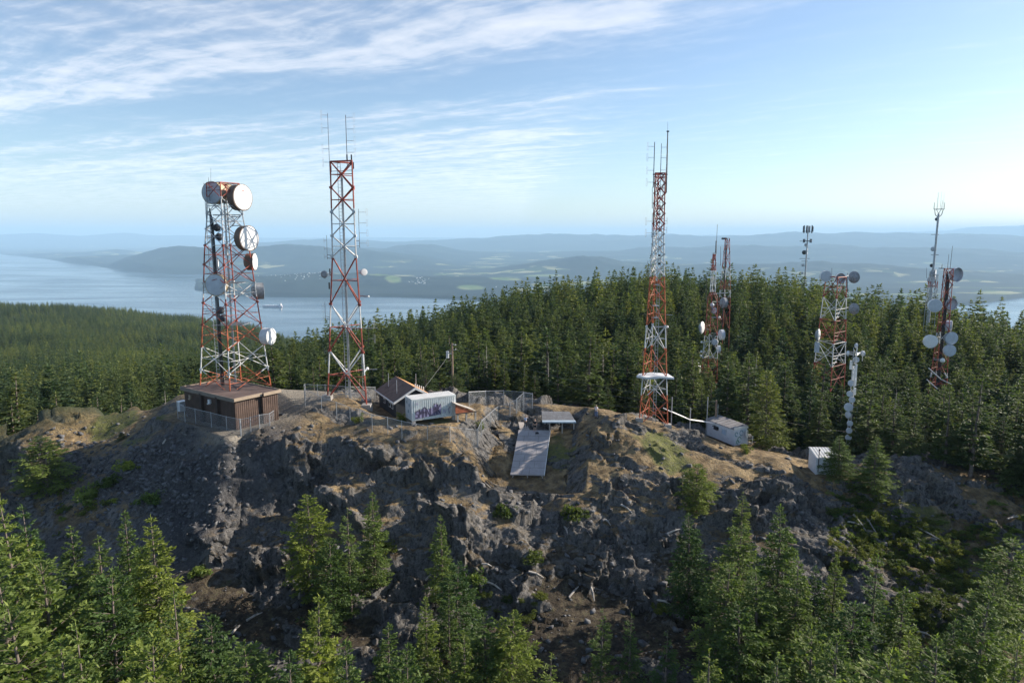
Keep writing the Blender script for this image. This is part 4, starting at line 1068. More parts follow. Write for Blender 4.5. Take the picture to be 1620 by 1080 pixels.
dipoles(T2, 583.5, 548, 582, 505, 95, 2, 9, up=(0.3, 0.85))
dipoles(T2, 518, 410, 518, 372, 94, 3, -4, r=0.03, loop=False); dipoles(T2, 519, 575, 518, 545, 94, 2, -4, r=0.03, loop=False)
dipoles(T2, 515, 505, 515, 477, 94, 3, -3, r=0.03, loop=False)
dish(T2, 513, 434, 93, 5.8, -10, kind='dish', face=SHR_GREY, back=SHR_GREY); dish(T2, 576, 430.5, 94, 5.3, 30, kind='drum', depth=0.6, face=RADW, back=RADG)
dish(T2, 583, 469, 94, 1.6, 60, kind='dome', face=RADW, back=RADW); dish(T2, 581, 583, 94.5, 2.6, 40, kind='dome', face=RADW, back=RADW)
for u, v in ((523.5, 267), (549, 250), (556, 250), (559, 262), (522, 430), (521, 452), (521, 540)):
    mb = MB(); mb.box(P(u, v, 94.5), (0.16, 0.16, 0.9)); T2.part(mb, 'junction_box', DARK)
for v in (584, 519):
    mb = MB(); p = P(583, v, 95); mb.box(p, (2.4, 0.08, 0.06)); T2.part(mb, 'antenna_arm', GALV)
mb = MB(); a = P(534, 640, 96); b = P(568, 628, 97)
mb.tube(P(534, 623, 96), P(578, 624, 96), 0.06); mb.tube(P(556, 624, 96), P(556, 640, 96), 0.05); T2.part(mb, 'cable_bridge', GALV)

# ---- slim mast on the rock to the right
T3 = Tower('lattice_tower', 'slim orange and white mast with an ice shield, on rocks right of the ramp', 1031, 666, 93, 3,
           [(672, 2.25), (595, 1.85), (515, 1.45), (440, 1.08), (370, 0.82), (273, 0.75)],
           [669, 632, 594, 554, 515, 478, 456, 436, 418, 402, 386, 370, 354, 338, 322, 306, 290, 274],
           [(720, 2), (622, 1), (592, 2), (549, 1), (513, 2), (437, 1), (365, 0)], R(210), 0.075, 0.05, foot=0.42)
T3.ladder(672, 276, 0.35, 0.1, 0.36)
mb = MB(); z = T3.zv(593); r_ = 2.15       # sheet ice shield
pts = [(-2.45, -1.2, .15), (-0.9, -1.5, -.05), (0.6, -1.45, .08), (2.6, -1.05, -.15), (2.2, 0.9, .0), (0.2, 1.3, .1), (-1.7, 1.0, .0)]
for k in range(7):
    a, b = pts[k], pts[(k+1) % 7]
    mb.face([(T3.x, T3.y, z+0.22), (T3.x+a[0], T3.y+a[1], z+a[2]), (T3.x+b[0], T3.y+b[1], z+b[2])])
    mb.face([(T3.x, T3.y, z+0.14), (T3.x+b[0], T3.y+b[1], z+b[2]-0.05), (T3.x+a[0], T3.y+a[1], z+a[2]-0.05)])
    mb.face([(T3.x+a[0], T3.y+a[1], z+a[2]), (T3.x+a[0], T3.y+a[1], z+a[2]-0.25), (T3.x+b[0], T3.y+b[1], z+b[2]-0.25), (T3.x+b[0], T3.y+b[1], z+b[2])])
T3.part(mb, 'ice_shield', SHR_WHITE)
dipoles(T3, 1033.5, 297, 1032.5, 226, 93, 4, -10, r=0.06, up=(0.12, 0.38, 0.66, 0.90))
dipoles(T3, 1045, 274, 1046.5, 228, 93, 3, 8, r=0.045, up=(0.1, 0.52, 0.87), loop=False)
whip(T3, 1054, 305, 1056.5, 209, 93, 0.10); whip(T3, 1056.3, 209, 1056.3, 193, 93, 0.02)
mb = MB(); mb.box(P(1056.6, 208, 93), (0.32, 0.2, 0.16)); T3.part(mb, 'antenna_cap', DARK)
mb = MB(); mb.tube(P(1033, 276, 92.5), P(1056, 276, 92.5), 0.09); mb.tube(P(1034, 280, 93), P(1054, 280, 93), 0.06); T3.part(mb, 'top_frame', DARK)
dipoles(T3, 1031, 376, 1031, 339, 93, 2, -9, up=(0.2, 0.7)); dipoles(T3, 1050, 372, 1050, 340, 93.4, 2, 4, r=0.03, up=(0.25, 0.7))
whip(T3, 1032, 330, 1032, 296, 92.5, 0.04); whip(T3, 1025, 440, 1025, 413, 93, 0.04); whip(T3, 1055, 530, 1055, 514, 92.5, 0.06)
dish(T3, 1055.8, 517, 92.5, 2.2, 45, kind='dome', face=RADW, back=RADW)
mb = MB(); mb.box(P(1059, 498, 93), (0.9, 0.06, 0.06)); T3.part(mb, 'antenna_arm', GALV)
for k, v in enumerate(range(300, 420, 13)):
    mb = MB(); mb.box(P(1043.0, v, 92.4), (0.28, 0.2, 0.28)); T3.part(mb, 'cable_clamp', DARK)
for v in (483, 502, 450):
    mb = MB(); z = T3.zv(v); mb.box((T3.x, T3.y-0.2, z), (0.8, 0.7, 0.05)); T3.part(mb, 'rest_platform', GALV)

# ---- masts standing in the wood
T4 = Tower('lattice_tower', 'dish-hung red and white mast in the wood, between the slim mast and the white cabin', 1121, 600, 150, 3,
           [(612, 1.95), (560, 1.75), (500, 1.3), (470, 1.15), (462, 0.62), (430, 0.55), (400, 0.30)],
           [606, 578, 552, 528, 502, 478, 456, 434, 416, 400],
           [(700, 0), (566, 1), (530, 0), (462, 1), (428, 0), (402, 3)], R(200), 0.07, 0.045, foot=False)
whip(T4, 1132.5, 402, 1133, 381, 150, 0.16, DGREY, 'panel_antenna'); whip(T4, 1133.5, 384, 1135, 355, 150, 0.05); whip(T4, 1117.5, 480, 1118, 437, 150, 0.06)
whip(T4, 1127.5, 412, 1127.5, 402, 150, 0.05)
dish(T4, 1126.5, 482.5, 148, 3.4, 5, kind='dome', face=RADG, back=SHR_GREY); dish(T4, 1130, 491, 149, 5.2, 30, depth=0.6, face=RADG, back=SHR_GREY)
dish(T4, 1147, 479, 150, 8.3, 105, depth=0.55, face=RADW, back=SHR_GREY); dish(T4, 1110, 518, 150, 10, 55, kind='dish', face=RADW, back=SHR_GREY)
dish(T4, 1144, 529.5, 150, 8.3, 95, depth=0.6, face=RADW, back=RADG); dish(T4, 1131.5, 541, 148, 4.5, -25, kind='drum', depth=0.6, face=RADG, back=SHR_WHITE)
dish(T4, 1139, 552.5, 149, 6.2, 85, depth=0.5, face=RADW, back=RADG); dish(T4, 1103.5, 583.5, 150, 10.3, 55, kind='dish', face=RADW, back=SHR_GREY)
for u, v in ((1110, 541), (1109.5, 556), (1108.5, 563), (1138, 502)): dish(T4, u, v, 149, 2.0, 20, kind='dome', face=RADW, back=RADW)
mb = MB(); mb.tube(P(1124, 465, 149), P(1152, 463, 149), 0.09); T4.part(mb, 'antenna_arm', WHITE)
T5 = Tower('lattice_tower', 'plain red and white lattice mast rising just behind the dish-hung mast in the wood', 1144, 520, 185, 3,
           [(560, 1.9), (460, 1.55), (430, 1.2), (376, 0.62)],
           [520, 490, 464, 442, 420, 398, 377],
           [(700, 0), (470, 1), (458, 0), (443, 1), (424, 0)], R(195), 0.075, 0.05, foot=False)
mb = MB(); mb.box(P(1145.5, 377.5, 185), (1.2, 0.8, 0.5)); T5.part(mb, 'beacon_box', DGREY)
T5.cables(520, 380, -0.3, 0, 0.3)
whip(T5, 1140, 420, 1140, 390, 185, 0.06, DGREY)

T7 = Tower('lattice_tower', 'wide red and white lattice mast in the wood with three dishes along its top', 1312, 600, 150, 3,
           [(612, 3.75), (575, 3.55), (500, 2.9), (430, 2.25)],
           [614, 578, 542, 506, 470, 438],
           [(700, 0), (576, 1), (541, 0), (505, 1), (470, 0)], R(10), 0.10, 0.065, foot=False)
for a in (0, 1, 2):
    for (v0, v1) in ((576, 558), (506, 488), (541, 524)):
        mb = MB()
        for k in range(3):
            A, B = T7.leg(a, T7.zv(v0-k*6)), T7.leg((a+1) % 3, T7.zv(v0-k*6)); T7.bt(mb, A.lerp(B, 0.0), A.lerp(B, 1.0 if k == 0 else 0.35), 0.055)
        T7.part(mb, 'bracing', TMAT)
dish(T7, 1307, 437, 147, 8.6, -8, depth=0.7, face=RADG, back=RADW); dish(T7, 1330, 440.5, 147, 8.2, 5, kind='open', depth=0.5, back=RADG)
dish(T7, 1351, 438.5, 148, 9.3, 125, kind='dish', face=SHR_GREY, back=SHR_GREY); dish(T7, 1351, 488.5, 149, 9.0, 118, kind='dish', face=RADG, back=SHR_GREY)
dish(T7, 1294, 530, 149, 10.6, 60, kind='dish', face=RADW, back=SHR_GREY)
mb = MB(); mb.box(P(1292.5, 549, 149), (0.9, 0.5, 2.2)); T7.part(mb, 'panel_antenna', RADG)
whip(T7, 1340.8, 462, 1340.8, 432, 149, 0.08); whip(T7, 1316, 440, 1316, 424, 149, 0.05)

T10 = Tower('lattice_tower', 'red lattice mast at the right crowded with round white dishes on both sides', 1482, 612, 150, 3,
            [(620, 2.0), (560, 1.55), (500, 1.15), (425, 1.0)],
            [618, 594, 570, 546, 522, 498, 474, 450, 437, 425],
            [(700, 0), (596, 1), (588, 0), (545, 1), (526, 0)], R(190), 0.08, 0.05, foot=False)
T10.cables(618, 430, 0.2, 0.0, 0.7)
dish(T10, 1515.5, 434.5, 147, 11.2, 18, kind='open', depth=0.55, back=RADG); dish(T10, 1479.5, 483.5, 147, 10.2, -10, depth=0.45, face=RADG, back=RADW)
dish(T10, 1506, 481, 147, 9.6, 5, kind='open', depth=0.5, back=RADG); dish(T10, 1505.5, 515.5, 148, 8.6, 60, depth=0.9, face=RADW, back=RADG)
dish(T10, 1505.5, 535, 147, 10.2, 0, kind='drum', depth=0.3, face=RADG, back=SHR_GREY); dish(T10, 1472.5, 540, 147, 10.2, -14, depth=0.45, face=RADW, back=RADW)
dish(T10, 1503, 554.5, 147, 9.2, -3, depth=0.45, face=RADG, back=RADG); dish(T10, 1491, 570, 147, 4, 30, kind='dome', face=RADW, back=RADW)
whip(T10, 1503, 425, 1507, 389, 150, 0.05); whip(T10, 1499, 425, 1501, 402, 150, 0.04); whip(T10, 1490, 425, 1490.5, 418, 150, 0.06)
mb = MB(); mb.tube(P(1485, 424.5, 149), P(1512, 425, 149), 0.09); mb.tube(P(1497, 569, 148), P(1509, 571, 148), 0.07); T10.part(mb, 'antenna_arm', DARK)
mb = MB(); mb.tube(P(1469, 582, 148), P(1489, 600, 148), 0.12); mb.tube(P(1489, 600, 148), P(1506, 608, 148), 0.12); mb.tube(P(1466, 600, 148), P(1483, 615, 148), 0.12); T10.part(mb, 'support_strut', WHITE)

class Pole:
    """tubular or narrow mast with the same interface as Tower for mounting"""
    def __init__(s, name, label, u, vb, d, vt, r0, r1, m=GALV, lattice=0.0, cat='radio mast'):
        c = P(u, vb, d); s.x, s.y = c.x, c.y; s.root = empty(name, (s.x, s.y, gz(s.x, s.y)), label, cat); s.zs = [c.z, z_at(s.x, s.y, vt)]; s.n = 1
        mb = MB(); z0 = min(gz(s.x, s.y)-0.3, c.z); z1 = s.zs[1]
        if lattice:
            for k in range(3):
                a = k*2.094+0.4; q = Vector((lattice*math.cos(a), lattice*math.sin(a), 0)); mb.tube(Vector((s.x, s.y, z0))+q, Vector((s.x, s.y, z1))+q, r0, r1, 6)
            z = z0; i = 0
            while z < z1-0.8:
                for k in range(3):
                    a, b = k*2.094+0.4, (k+1)*2.094+0.4
                    mb.tube((s.x+lattice*math.cos(a), s.y+lattice*math.sin(a), z), (s.x+lattice*math.cos(b), s.y+lattice*math.sin(b), z+0.8), r0*0.5, n=4)
                z += 0.8
        else: mb.tube((s.x, s.y, z0), (s.x, s.y, z1), r0, r1, 12)
        s.part(mb, 'mast_pole', m)
    def part(s, mb, name, mats, parent=None, smooth=False): return part(mb, name, mats, s.root, parent, smooth)
    def near_leg(s, p): return Vector((s.x, s.y, p.z))

T6 = Pole('cell_mast', 'thin distant cell mast crowned with panel antennas, rising alone over the ridge', 1271.5, 470, 300, 357, 0.42, 0.25)
z = z_at(T6.x, T6.y, 366)
for zz, rr_, nn in ((z, 1.7, 10), (z_at(T6.x, T6.y, 381), 1.7, 4)):
    mb = MB(); mb.path([(T6.x+rr_*math.cos(a), T6.y+rr_*math.sin(a), zz) for a in [k*math.pi/6 for k in range(13)]], 0.10, 4)
    for k in range(3): mb.tube((T6.x, T6.y, zz), (T6.x+rr_*math.cos(k*2.09), T6.y+rr_*math.sin(k*2.09), zz), 0.1, n=4)
    T6.part(mb, 'antenna_ring', DARK)
    for k in range(nn):
        a = 6.283*k/nn+0.2; mb = MB(); h = 2.3+0.5*(k % 3)
        mb.box((T6.x+(rr_+0.2)*math.cos(a), T6.y+(rr_+0.2)*math.sin(a), zz+(0.9 if nn > 4 else 0)), (0.36, 0.36, h if nn > 4 else 1.6)); T6.part(mb, 'panel_antenna', SHR_GREY if k % 2 else DGREY)
for u, v, r_, yw in ((1275, 387.5, 2.6, 0), (1272.3, 399.3, 3.4, -30), (1277.4, 395, 2.2, 60), (1277, 401, 2.2, 60), (1270.3, 419.5, 2.2, -40), (1269, 432, 2, -40), (1274, 441, 2, 40)):
    dish(T6, u, v, 299, r_, yw, kind='dish', face=DGREY if r_ > 3 else RADG, back=SHR_GREY)
for v, w in ((381.5, 8), (409, 8), (413, 5)):
    mb = MB(); mb.tube(P(1273-w, v, 300), P(1273+w, v, 300), 0.09, n=4); T6.part(mb, 'antenna_arm', DARK)

T8 = Pole('microwave_mast', 'slender white mast lined with a column of small round dishes above the metal shed', 1341.5, 712, 99, 550, 0.045, 0.04, WHITE, 0.27)
for u, v, r_, yw, kd in ((1356, 547, 4.2, 75, 'drum'), (1366, 559, 4.2, 100, 'drum'), (1342.5, 559, 4.2, 70, 'drum'), (1354.7, 569, 4.4, -10, 'drum'), (1346.5, 606, 4.6, -15, 'drum'),
                         (1344.4, 623, 4.5, -15, 'drum'), (1348, 632.3, 4.6, -10, 'drum'), (1342.7, 644, 6.4, -8, 'drum'), (1341, 656, 5.0, -70, 'drum'), (1344.7, 669.6, 4.4, -8, 'drum'), (1343.5, 681, 4.5, -8, 'drum'), (1342.4, 692, 4.5, -8, 'drum')):
    dish(T8, u, v, 97.6, r_, yw, kind=kd, depth=0.45, face=RADG if yw < 0 else RADW, back=SHR_WHITE)  # faces turned left, off the sun, get shade as a grey colour
for u, v, h in ((1350.5, 590, 2.1), (1354, 588, 2.2), (1346, 577, 1.3), (1353, 605, 1.0), (1352.5, 619, 1.0)):
    mb = MB(); mb.box(P(u, v, 98.3), (0.24, 0.2, h)); T8.part(mb, 'panel_antenna', RADW)
mb = MB(); mb.tube(P(1340, 556, 98.4), P(1366, 557, 98.4), 0.045); mb.tube(P(1365, 556, 98.4), P(1364, 571, 98.4), 0.04); mb.tube(P(1345, 643, 98.4), P(1359, 644, 98.4), 0.035); mb.tube(P(1344, 695, 98.4), P(1355, 697, 98.4), 0.035)
T8.part(mb, 'antenna_arm', GALV)
dipoles(T8, 1355, 697, 1359, 638, 98.4, 4, -3, r=0.03)

T9 = Pole('tubular_mast', 'tall grey tubular mast with a forked crown of whip antennas at the far right', 1471.5, 480, 200, 338, 0.40, 0.26, GALV)
cz = z_at(T9.x, T9.y, 331)
mb = MB()
for sx in (-1, 1):
    mb.path([(T9.x, T9.y, cz-2.4), (T9.x+sx*0.9, T9.y, cz-1.6), (T9.x+sx*1.25, T9.y, cz)], 0.09, 5); mb.path([(T9.x, T9.y, cz-1.2), (T9.x, T9.y+sx*1.2, cz)], 0.07, 5)
mb.box((T9.x, T9.y, cz), (3.0, 0.16, 0.16)); mb.box((T9.x, T9.y, cz), (0.16, 2.6, 0.16)); T9.part(mb, 'crown_frame', DARK)
for dx, dy, h, rr_ in ((-1.45, 0, 1.9, 0.09), (1.45, 0, 1.9, 0.09), (-0.5, 0, 4.8, 0.035), (0.45, 0.2, 4.9, 0.035), (1.3, 0.3, 4.6, 0.03), (-0.9, -0.4, 4.6, 0.03), (0.2, -0.9, 2.4, 0.06)):
    mb = MB(); mb.tube((T9.x+dx, T9.y+dy, cz), (T9.x+dx, T9.y+dy, cz+h), rr_, rr_*0.6, 5); T9.part(mb, 'whip_antenna', DARK)
for u, v, r_, yw, kd in ((1482, 346.8, 2.8, -10, 'dome'), (1476, 394, 3.4, -50, 'dish'), (1478.5, 393, 2.8, 60, 'dish'), (1474, 420, 2.9, -10, 'dome'), (1480, 433, 6.6, 50, 'drum'), (1473.3, 443, 5.6, -40, 'drum')):
    dish(T9, u, v, 199, r_, yw, kind=kd, depth=0.8, face=RADG if kd != 'dome' else DGREY, back=SHR_GREY)
for v in (371, 403):
    mb = MB(); mb.tube(P(1473, v, 199.5), P(1485, v, 199.5), 0.07, n=4); T9.part(mb, 'antenna_arm', DARK)
T9b = Tower('lattice_tower', 'short grey lattice mast beside the foot of the tubular mast', 1473, 480, 195, 4, [(490, 1.5), (430, 1.2)], [482, 470, 458, 446, 434], [(700, 3), (455, 0), (445, 3)], R(30), 0.07, 0.05, foot=False)
whip(T9b, 1466, 440, 1466, 424, 195, 0.05)
# ------------------------------------------------------------------ buildings and what stands on the summit
def on_z(u, v, z):
    t = (540-v)/1080; return P(u, v, z/(-SP+t*CP))
def hit(u, v, lo=60, hi=125, fall=None):
    d = P(u, v, 1.0).normalized(); h = BVH.ray_cast(Vector((0, 0, 0)), d)
    if h[0] is not None:
        dd = h[0].y*CP-h[0].z*SP
        if lo < dd < hi: return h[0]
    p = P(u, v, fall or 95); p.z = gz(p.x, p.y); return p

def ribbed(name, w, h, pitch, depth, m, parent, origin, xdir, gapx=0.0):
    """upright sheet with ribs; origin is its lower left corner, xdir along it, ribs stand out along the outward normal"""
    xd = Vector(xdir).normalized(); nrm = Vector((xd.y, -xd.x, 0)); o = Vector(origin); mb = MB()
    n = max(1, round(w/pitch)); p = w/n; prev = None
    prof = []
    for k in range(n):
        prof += [(k*p, 0), (k*p+p*0.38, 0), (k*p+p*0.5, depth), (k*p+p*0.88, depth)]
    prof.append((w, 0))
    for (a, da), (b, db) in zip(prof, prof[1:]):
        A, B = o+xd*a+nrm*da, o+xd*b+nrm*db; up = Vector((0, 0, h)); mb.face([A, B, B+up, A+up])
    return mb

# brown equipment building
BROWN = mat('brown_siding', (0.095, 0.062, 0.048), 0.75, var=0.2, scale=1.0, dirt=((0.09, 0.055, 0.04), 0.5))
BROWND = mat('dark_brown_trim', (0.055, 0.037, 0.030), 0.8, var=0.2)
ROOFB = mat('brown_roof_membrane', (0.125, 0.086, 0.074), 0.9, var=0.2, scale=0.35, dirt=((0.09, 0.065, 0.055), 0.6))
TAN = mat('tan_fascia', (0.33, 0.26, 0.19), 0.7, var=0.12, scale=1.0)
p = on_z(371, 631, -19.7); zb = -23.6
bld = empty('equipment_building', (p.x, p.y, zb), 'flat-roofed brown ribbed building with tan roof edge beside the drum mast', 'building', rz=R(55))
LX, LY, BH = 5.9, 11.3, 3.75
mb = MB(); mb.box((LX/2, LY/2, BH/2-0.6), (LX-0.1, LY-0.1, BH+1.2)); mb.build('wall_core', BROWND, bld)
mb = ribbed('', 3.2, BH, 0.30, 0.035, BROWN, None, (0, 0, 0), (1, 0, 0)); mb.build('wall_panel', BROWN, bld)
mb = ribbed('', LX-3.75, BH, 0.30, 0.035, BROWN, None, (3.75, -0.32, 0), (1, 0, 0)); mb.build('wall_panel', BROWN, bld)
mb = MB(); mb.box((3.72, -0.15, BH/2), (0.14, 0.45, BH)); mb.build('corner_post', BROWN, bld)
mb = MB(); mb.box((3.46, 0.02, 1.15), (0.60, 0.06, 2.2)); dr = mb.build('door', mat('dark_door', (0.03, 0.028, 0.028), 0.6), bld)
hb = MB(); hb.box((3.28, -0.03, 1.1), (0.05, 0.08, 0.14)); hb.build('handle', GALV, dr)
mb = ribbed('', 11.2, BH, 0.30, 0.03, BROWN, None, (0, LY, 0), (0, -1, 0)); mb.build('wall_panel', mat('brown_siding_dark', (0.085, 0.055, 0.042), 0.8, var=0.2, scale=0.8), bld)  # long left wall in a slightly darker brown
for y in (3.4, 7.0):
    mb = MB(); mb.box((-0.20, y, BH/2), (0.40, 0.42, BH)); mb.build('pilaster', BROWND, bld)
mb = MB(); mb.box((LX/2, LY/2, BH+0.09), (LX+0.6, LY+0.6, 0.16)); rf = mb.build('roof', ROOFB, bld)
for nm, c, d in (('fascia', (1.65, -0.33, BH+0.09), (3.9, 0.10, 0.40)), ('fascia', (4.95, -0.62, BH+0.09), (2.6, 0.10, 0.40)), ('fascia', (LX+0.33, LY/2, BH+0.09), (0.10, LY+0.6, 0.42)),
                 ('fascia', (LX/2, LY+0.33, BH+0.09), (LX+0.6, 0.10, 0.42))):
    mb = MB(); mb.box(c, d); mb.build(nm, TAN, rf)
mb = MB(); mb.box((-0.33, LY/2, BH+0.06), (0.10, LY+0.6, 0.48)); mb.build('fascia', mat('dark_fascia', (0.19, 0.16, 0.13), 0.8), rf)  # left fascia, darker than the tan ones
mb = MB(); mb.box((4.95, -0.44, BH+0.06), (2.6, 0.26, 0.18)); mb.build('roof_extension', ROOFB, rf)
for y in (5.2, 9.6):
    mb = MB(); mb.box((-0.18, y, 2.9), (0.26, 0.42, 0.5)); mb.box((-0.30, y, 2.62), (0.3, 0.36, 0.10)); mb.build('wall_light', SHR_WHITE if y < 8 else TAN, bld)
# white cabinets left of the building
q = hit(288, 648, fall=92); cab = empty('utility_cabinet', (q.x, q.y, gz(q.x, q.y)), 'pale blue metal cabinet with a lid at the left end of the brown building', 'cabinet', rz=R(50))
mb = MB(); mb.box((0, 0, 0.5), (0.9, 0.8, 1.3)); mb.build('cabinet_body', RADG, cab); mb = MB(); mb.box((0, -0.05, 1.2), (1.0, 0.95, 0.08)); mb.build('lid', RADW, cab); mb = MB(); mb.box((0.2, -0.41, 0.6), (0.05, 0.04, 0.3)); mb.build('handle', DARK, cab)
q = hit(307, 648, fall=90); cab = empty('generator_box', (q.x, q.y, gz(q.x, q.y)), 'small white box on legs against the dark side of the brown building', 'box', rz=R(50))
mb = MB(); mb.box((0, 0, 0.7), (0.7, 0.5, 0.45)); mb.build('box_body', RADW, cab)
for sx in (-0.28, 0.28):
    mb = MB(); mb.box((sx, 0, 0.2), (0.08, 0.4, 0.55)); mb.build('leg', GALV, cab)

# shipping container
CW = mat('container_white', (0.66, 0.70, 0.69), 0.55, var=0.10, scale=0.8, dirt=((0.36, 0.30, 0.24), 0.45))
CROOF = mat('container_roof', (0.72, 0.71, 0.68), 0.6, var=0.08, scale=0.7, dirt=((0.50, 0.46, 0.40), 0.5))
INK = mat('graffiti_ink', (0.075, 0.065, 0.125), 0.6, var=0.3); INKL = mat('graffiti_wash', (0.30, 0.28, 0.44), 0.6, var=0.3); TEAL = mat('graffiti_teal', (0.12, 0.22, 0.30), 0.6)
p = P(652, 666, 86); CL, CWd, CH = 6.0, 2.44, 2.75
ct = empty('shipping_container', (p.x, p.y, p.z), 'white corrugated shipping container with purple graffiti, raised on concrete piers', 'shipping container', rz=R(28))
mb = MB(); mb.box((CL/2, CWd/2, CH/2), (CL-0.16, CWd-0.16, CH-0.1)); mb.build('inner_wall', CW, ct)
mb = ribbed('', CL-0.3, CH-0.34, 0.29, 0.06, CW, None, (0.15, 0.02, 0.17), (1, 0, 0)); sw = mb.build('side_wall', CW, ct)
mb = ribbed('', CL-0.3, CH-0.34, 0.29, 0.06, CW, None, (CL-0.15, CWd-0.02, 0.17), (-1, 0, 0)); mb.build('side_wall', CW, ct)
mb = MB()
for x in (0.08, CL-0.08):
    for y in (0.08, CWd-0.08): mb.box((x, y, CH/2), (0.17, 0.17, CH))
for y in (0.07, CWd-0.07):
    for z in (0.08, CH-0.06): mb.box((CL/2, y, z), (CL-0.34, 0.15, 0.16))
for x in (0.07, CL-0.07):
    for z in (0.08, CH-0.06): mb.box((x, CWd/2, z), (0.15, CWd-0.34, 0.16))
mb.build('corner_frame', CW, ct)
mb = MB(); mb.box((CL/2, CWd/2, CH+0.005), (CL-0.04, CWd-0.04, 0.05))
for k in range(18): mb.box((0.3+k*(CL-0.6)/17, CWd/2, CH+0.04), (0.10, CWd-0.3, 0.025))
mb.build('roof', CROOF, ct)
for s_ in (0, 1):
    mb = MB(); mb.box((-0.015, 0.66+s_*1.13, CH/2), (0.05, 1.09, CH-0.36)); d_ = mb.build('door', RADG, ct)
    for k in (0.3, 0.8):
        mb = MB(); mb.tube((-0.07, 0.12+s_*1.13+k, 0.2), (-0.07, 0.12+s_*1.13+k, CH-0.2), 0.022); mb.box((-0.08, 0.12+s_*1.13+k, 1.1), (0.04, 0.2, 0.06)); mb.build('lock_bar', GALV, d_)
# painted lettering: broad strokes laid on the sheet, illegible as in the picture
def stroke(pts, wd, m, zoff, parent, name='graffiti'):
    mb = MB()
    for (x0, z0), (x1, z1) in zip(pts, pts[1:]):
        dx, dz = x1-x0, z1-z0; L_ = math.hypot(dx, dz) or 1; nx, nz = -dz/L_*wd/2, dx/L_*wd/2
        mb.face([(x0+nx, zoff, z0+nz), (x0-nx, zoff, z0-nz), (x1-nx, zoff, z1-nz), (x1+nx, zoff, z1+nz)])
    return mb
LET = [ # each letter as strokes in a unit box
 [[(1,.95),(.1,.85),(.1,.55),(.9,.45),(.9,.1),(0,.05)]],
 [[(0,0),(0,1),(.5,.4),(1,1),(1,0)]],
 [[(.1,0),(.1,1),(.9,1),(.9,0)],[(.1,.5),(.9,.5)]],
 [[(0,0),(0,1),(1,0),(1,1)]],
 [[(0,1),(.1,.05),(.9,.05),(1,1)]],
 [[(0,1),(.2,0),(.5,.7),(.8,0),(1,1)]],
 [[(0,1),(0,0)],[(1,1),(.05,.5),(1,0)]]]
x = 0.45; ly = -0.055-0.028
for k, L_ in enumerate(LET):
    w_, h_, z0 = 0.40, (1.12 if k < 5 else 1.45) + 0.1*((k*7) % 3-1), 0.28+0.03*k
    bgm = MB(); bgm.face([(x-0.05, ly+0.006, z0-0.04), (x+w_+0.05, ly+0.006, z0-0.02), (x+w_+0.06, ly+0.006, z0+h_*0.92), (x-0.02, ly+0.006, z0+h_*0.85)]); bgm.build('graffiti_fill', INKL, ct)
    mb = MB()
    for st in L_:
        s_ = stroke([(x+a*w_, z0+b*h_) for a, b in st], 0.13, INK, ly, ct); base = len(mb.v); mb.v += s_.v; mb.f += [tuple(i+base for i in f) for f in s_.f]; mb.m += s_.m
    mb.build('graffiti_letter', INK, ct); x += 0.50
mb = stroke([(4.15, .5), (4.3, 1.1), (4.45, .5), (4.6, 1.0)], 0.07, INKL, ly, ct); mb.build('graffiti_tag', INKL, ct)
mb = stroke([(5.05, .45), (4.9, .95), (5.15, 1.3)], 0.09, INKL, ly, ct); mb.build('graffiti_tag', INKL, ct)
mb = stroke([(0.55, 2.0), (0.75, 2.0), (0.75, 2.25), (0.55, 2.25), (0.55, 2.12), (0.75, 2.12)], 0.05, INKL, ly, ct); mb.build('stencil_mark', INKL, ct)
for (y0, z0) in ((0.9, 1.9), (1.2, 1.0), (1.7, 2.1)):
    mb = MB(); mb.face([(-0.052, y0-.22, z0-.2), (-0.052, y0-.2, z0+.25), (-0.052, y0+.15, z0+.2), (-0.052, y0+.25, z0-.15)]); mb.build('graffiti_smudge', TEAL, ct)
for x, y in ((0.25, 0.25), (CL-0.25, 0.25), (0.25, CWd-0.25), (CL-0.25, CWd-0.25)):
    w_ = ct.matrix_basis @ Vector((x, y, 0)); g = gz(w_.x, w_.y)-0.3; h_ = max(0.4, p.z-g)
    mb = MB(); mb.hexa([(x+sx*a, y+sy*a, zz) for zz, a in ((-h_, 0.26), (-0.004, 0.20)) for sx, sy in ((-1,-1),(1,-1),(1,1),(-1,1))]); mb.build('pier', CONC, ct)

# loading ramp at the right end of the container
q = P(722, 655, 87); rp = empty('loading_ramp', (q.x, q.y, q.z), 'small weathered plywood ramp with red sides at the right end of the container', 'ramp', rz=R(28))
PLY = mat('grey_plywood', (0.42, 0.38, 0.34), 0.85, var=0.12, scale=1.0, dirt=((0.28, 0.25, 0.22), 0.5)); REDW = mat('red_boards', (0.42, 0.13, 0.06), 0.8, var=0.2)
mb = MB(); mb.face([(0, 0.2, 1.3), (0, 2.2, 1.3), (2.9, 2.2, 0.05), (2.9, 0.2, 0.05)]); mb.face([(0, 0.2, 1.24), (2.9, 0.2, -0.01), (2.9, 2.2, -0.01), (0, 2.2, 1.24)]); mb.face([(0, 0.2, 1.3), (2.9, 0.2, 0.05), (2.9, 0.2, -0.01), (0, 0.2, 1.24)]); mb.build('ramp_deck', PLY, rp)
mb = MB(); mb.face([(0, 0.28, 0.0), (0, 0.28, 1.2), (0.2, 0.28, 1.1), (2.6, 0.28, 0.0)]); mb.build('side_board', REDW, rp)
mb = MB(); mb.box((1.5, 0.2, -0.04), (3.0, 0.12, 0.12)); mb.box((1.5, 2.2, -0.04), (3.0, 0.12, 0.12)); mb.build('base_beam', BROWND, rp)
for x in (0.3, 1.5, 2.8):
    mb = MB(); mb.box((x, 0.3, -0.6), (0.2, 0.2, 1.1)); mb.build('leg', CONC, rp)

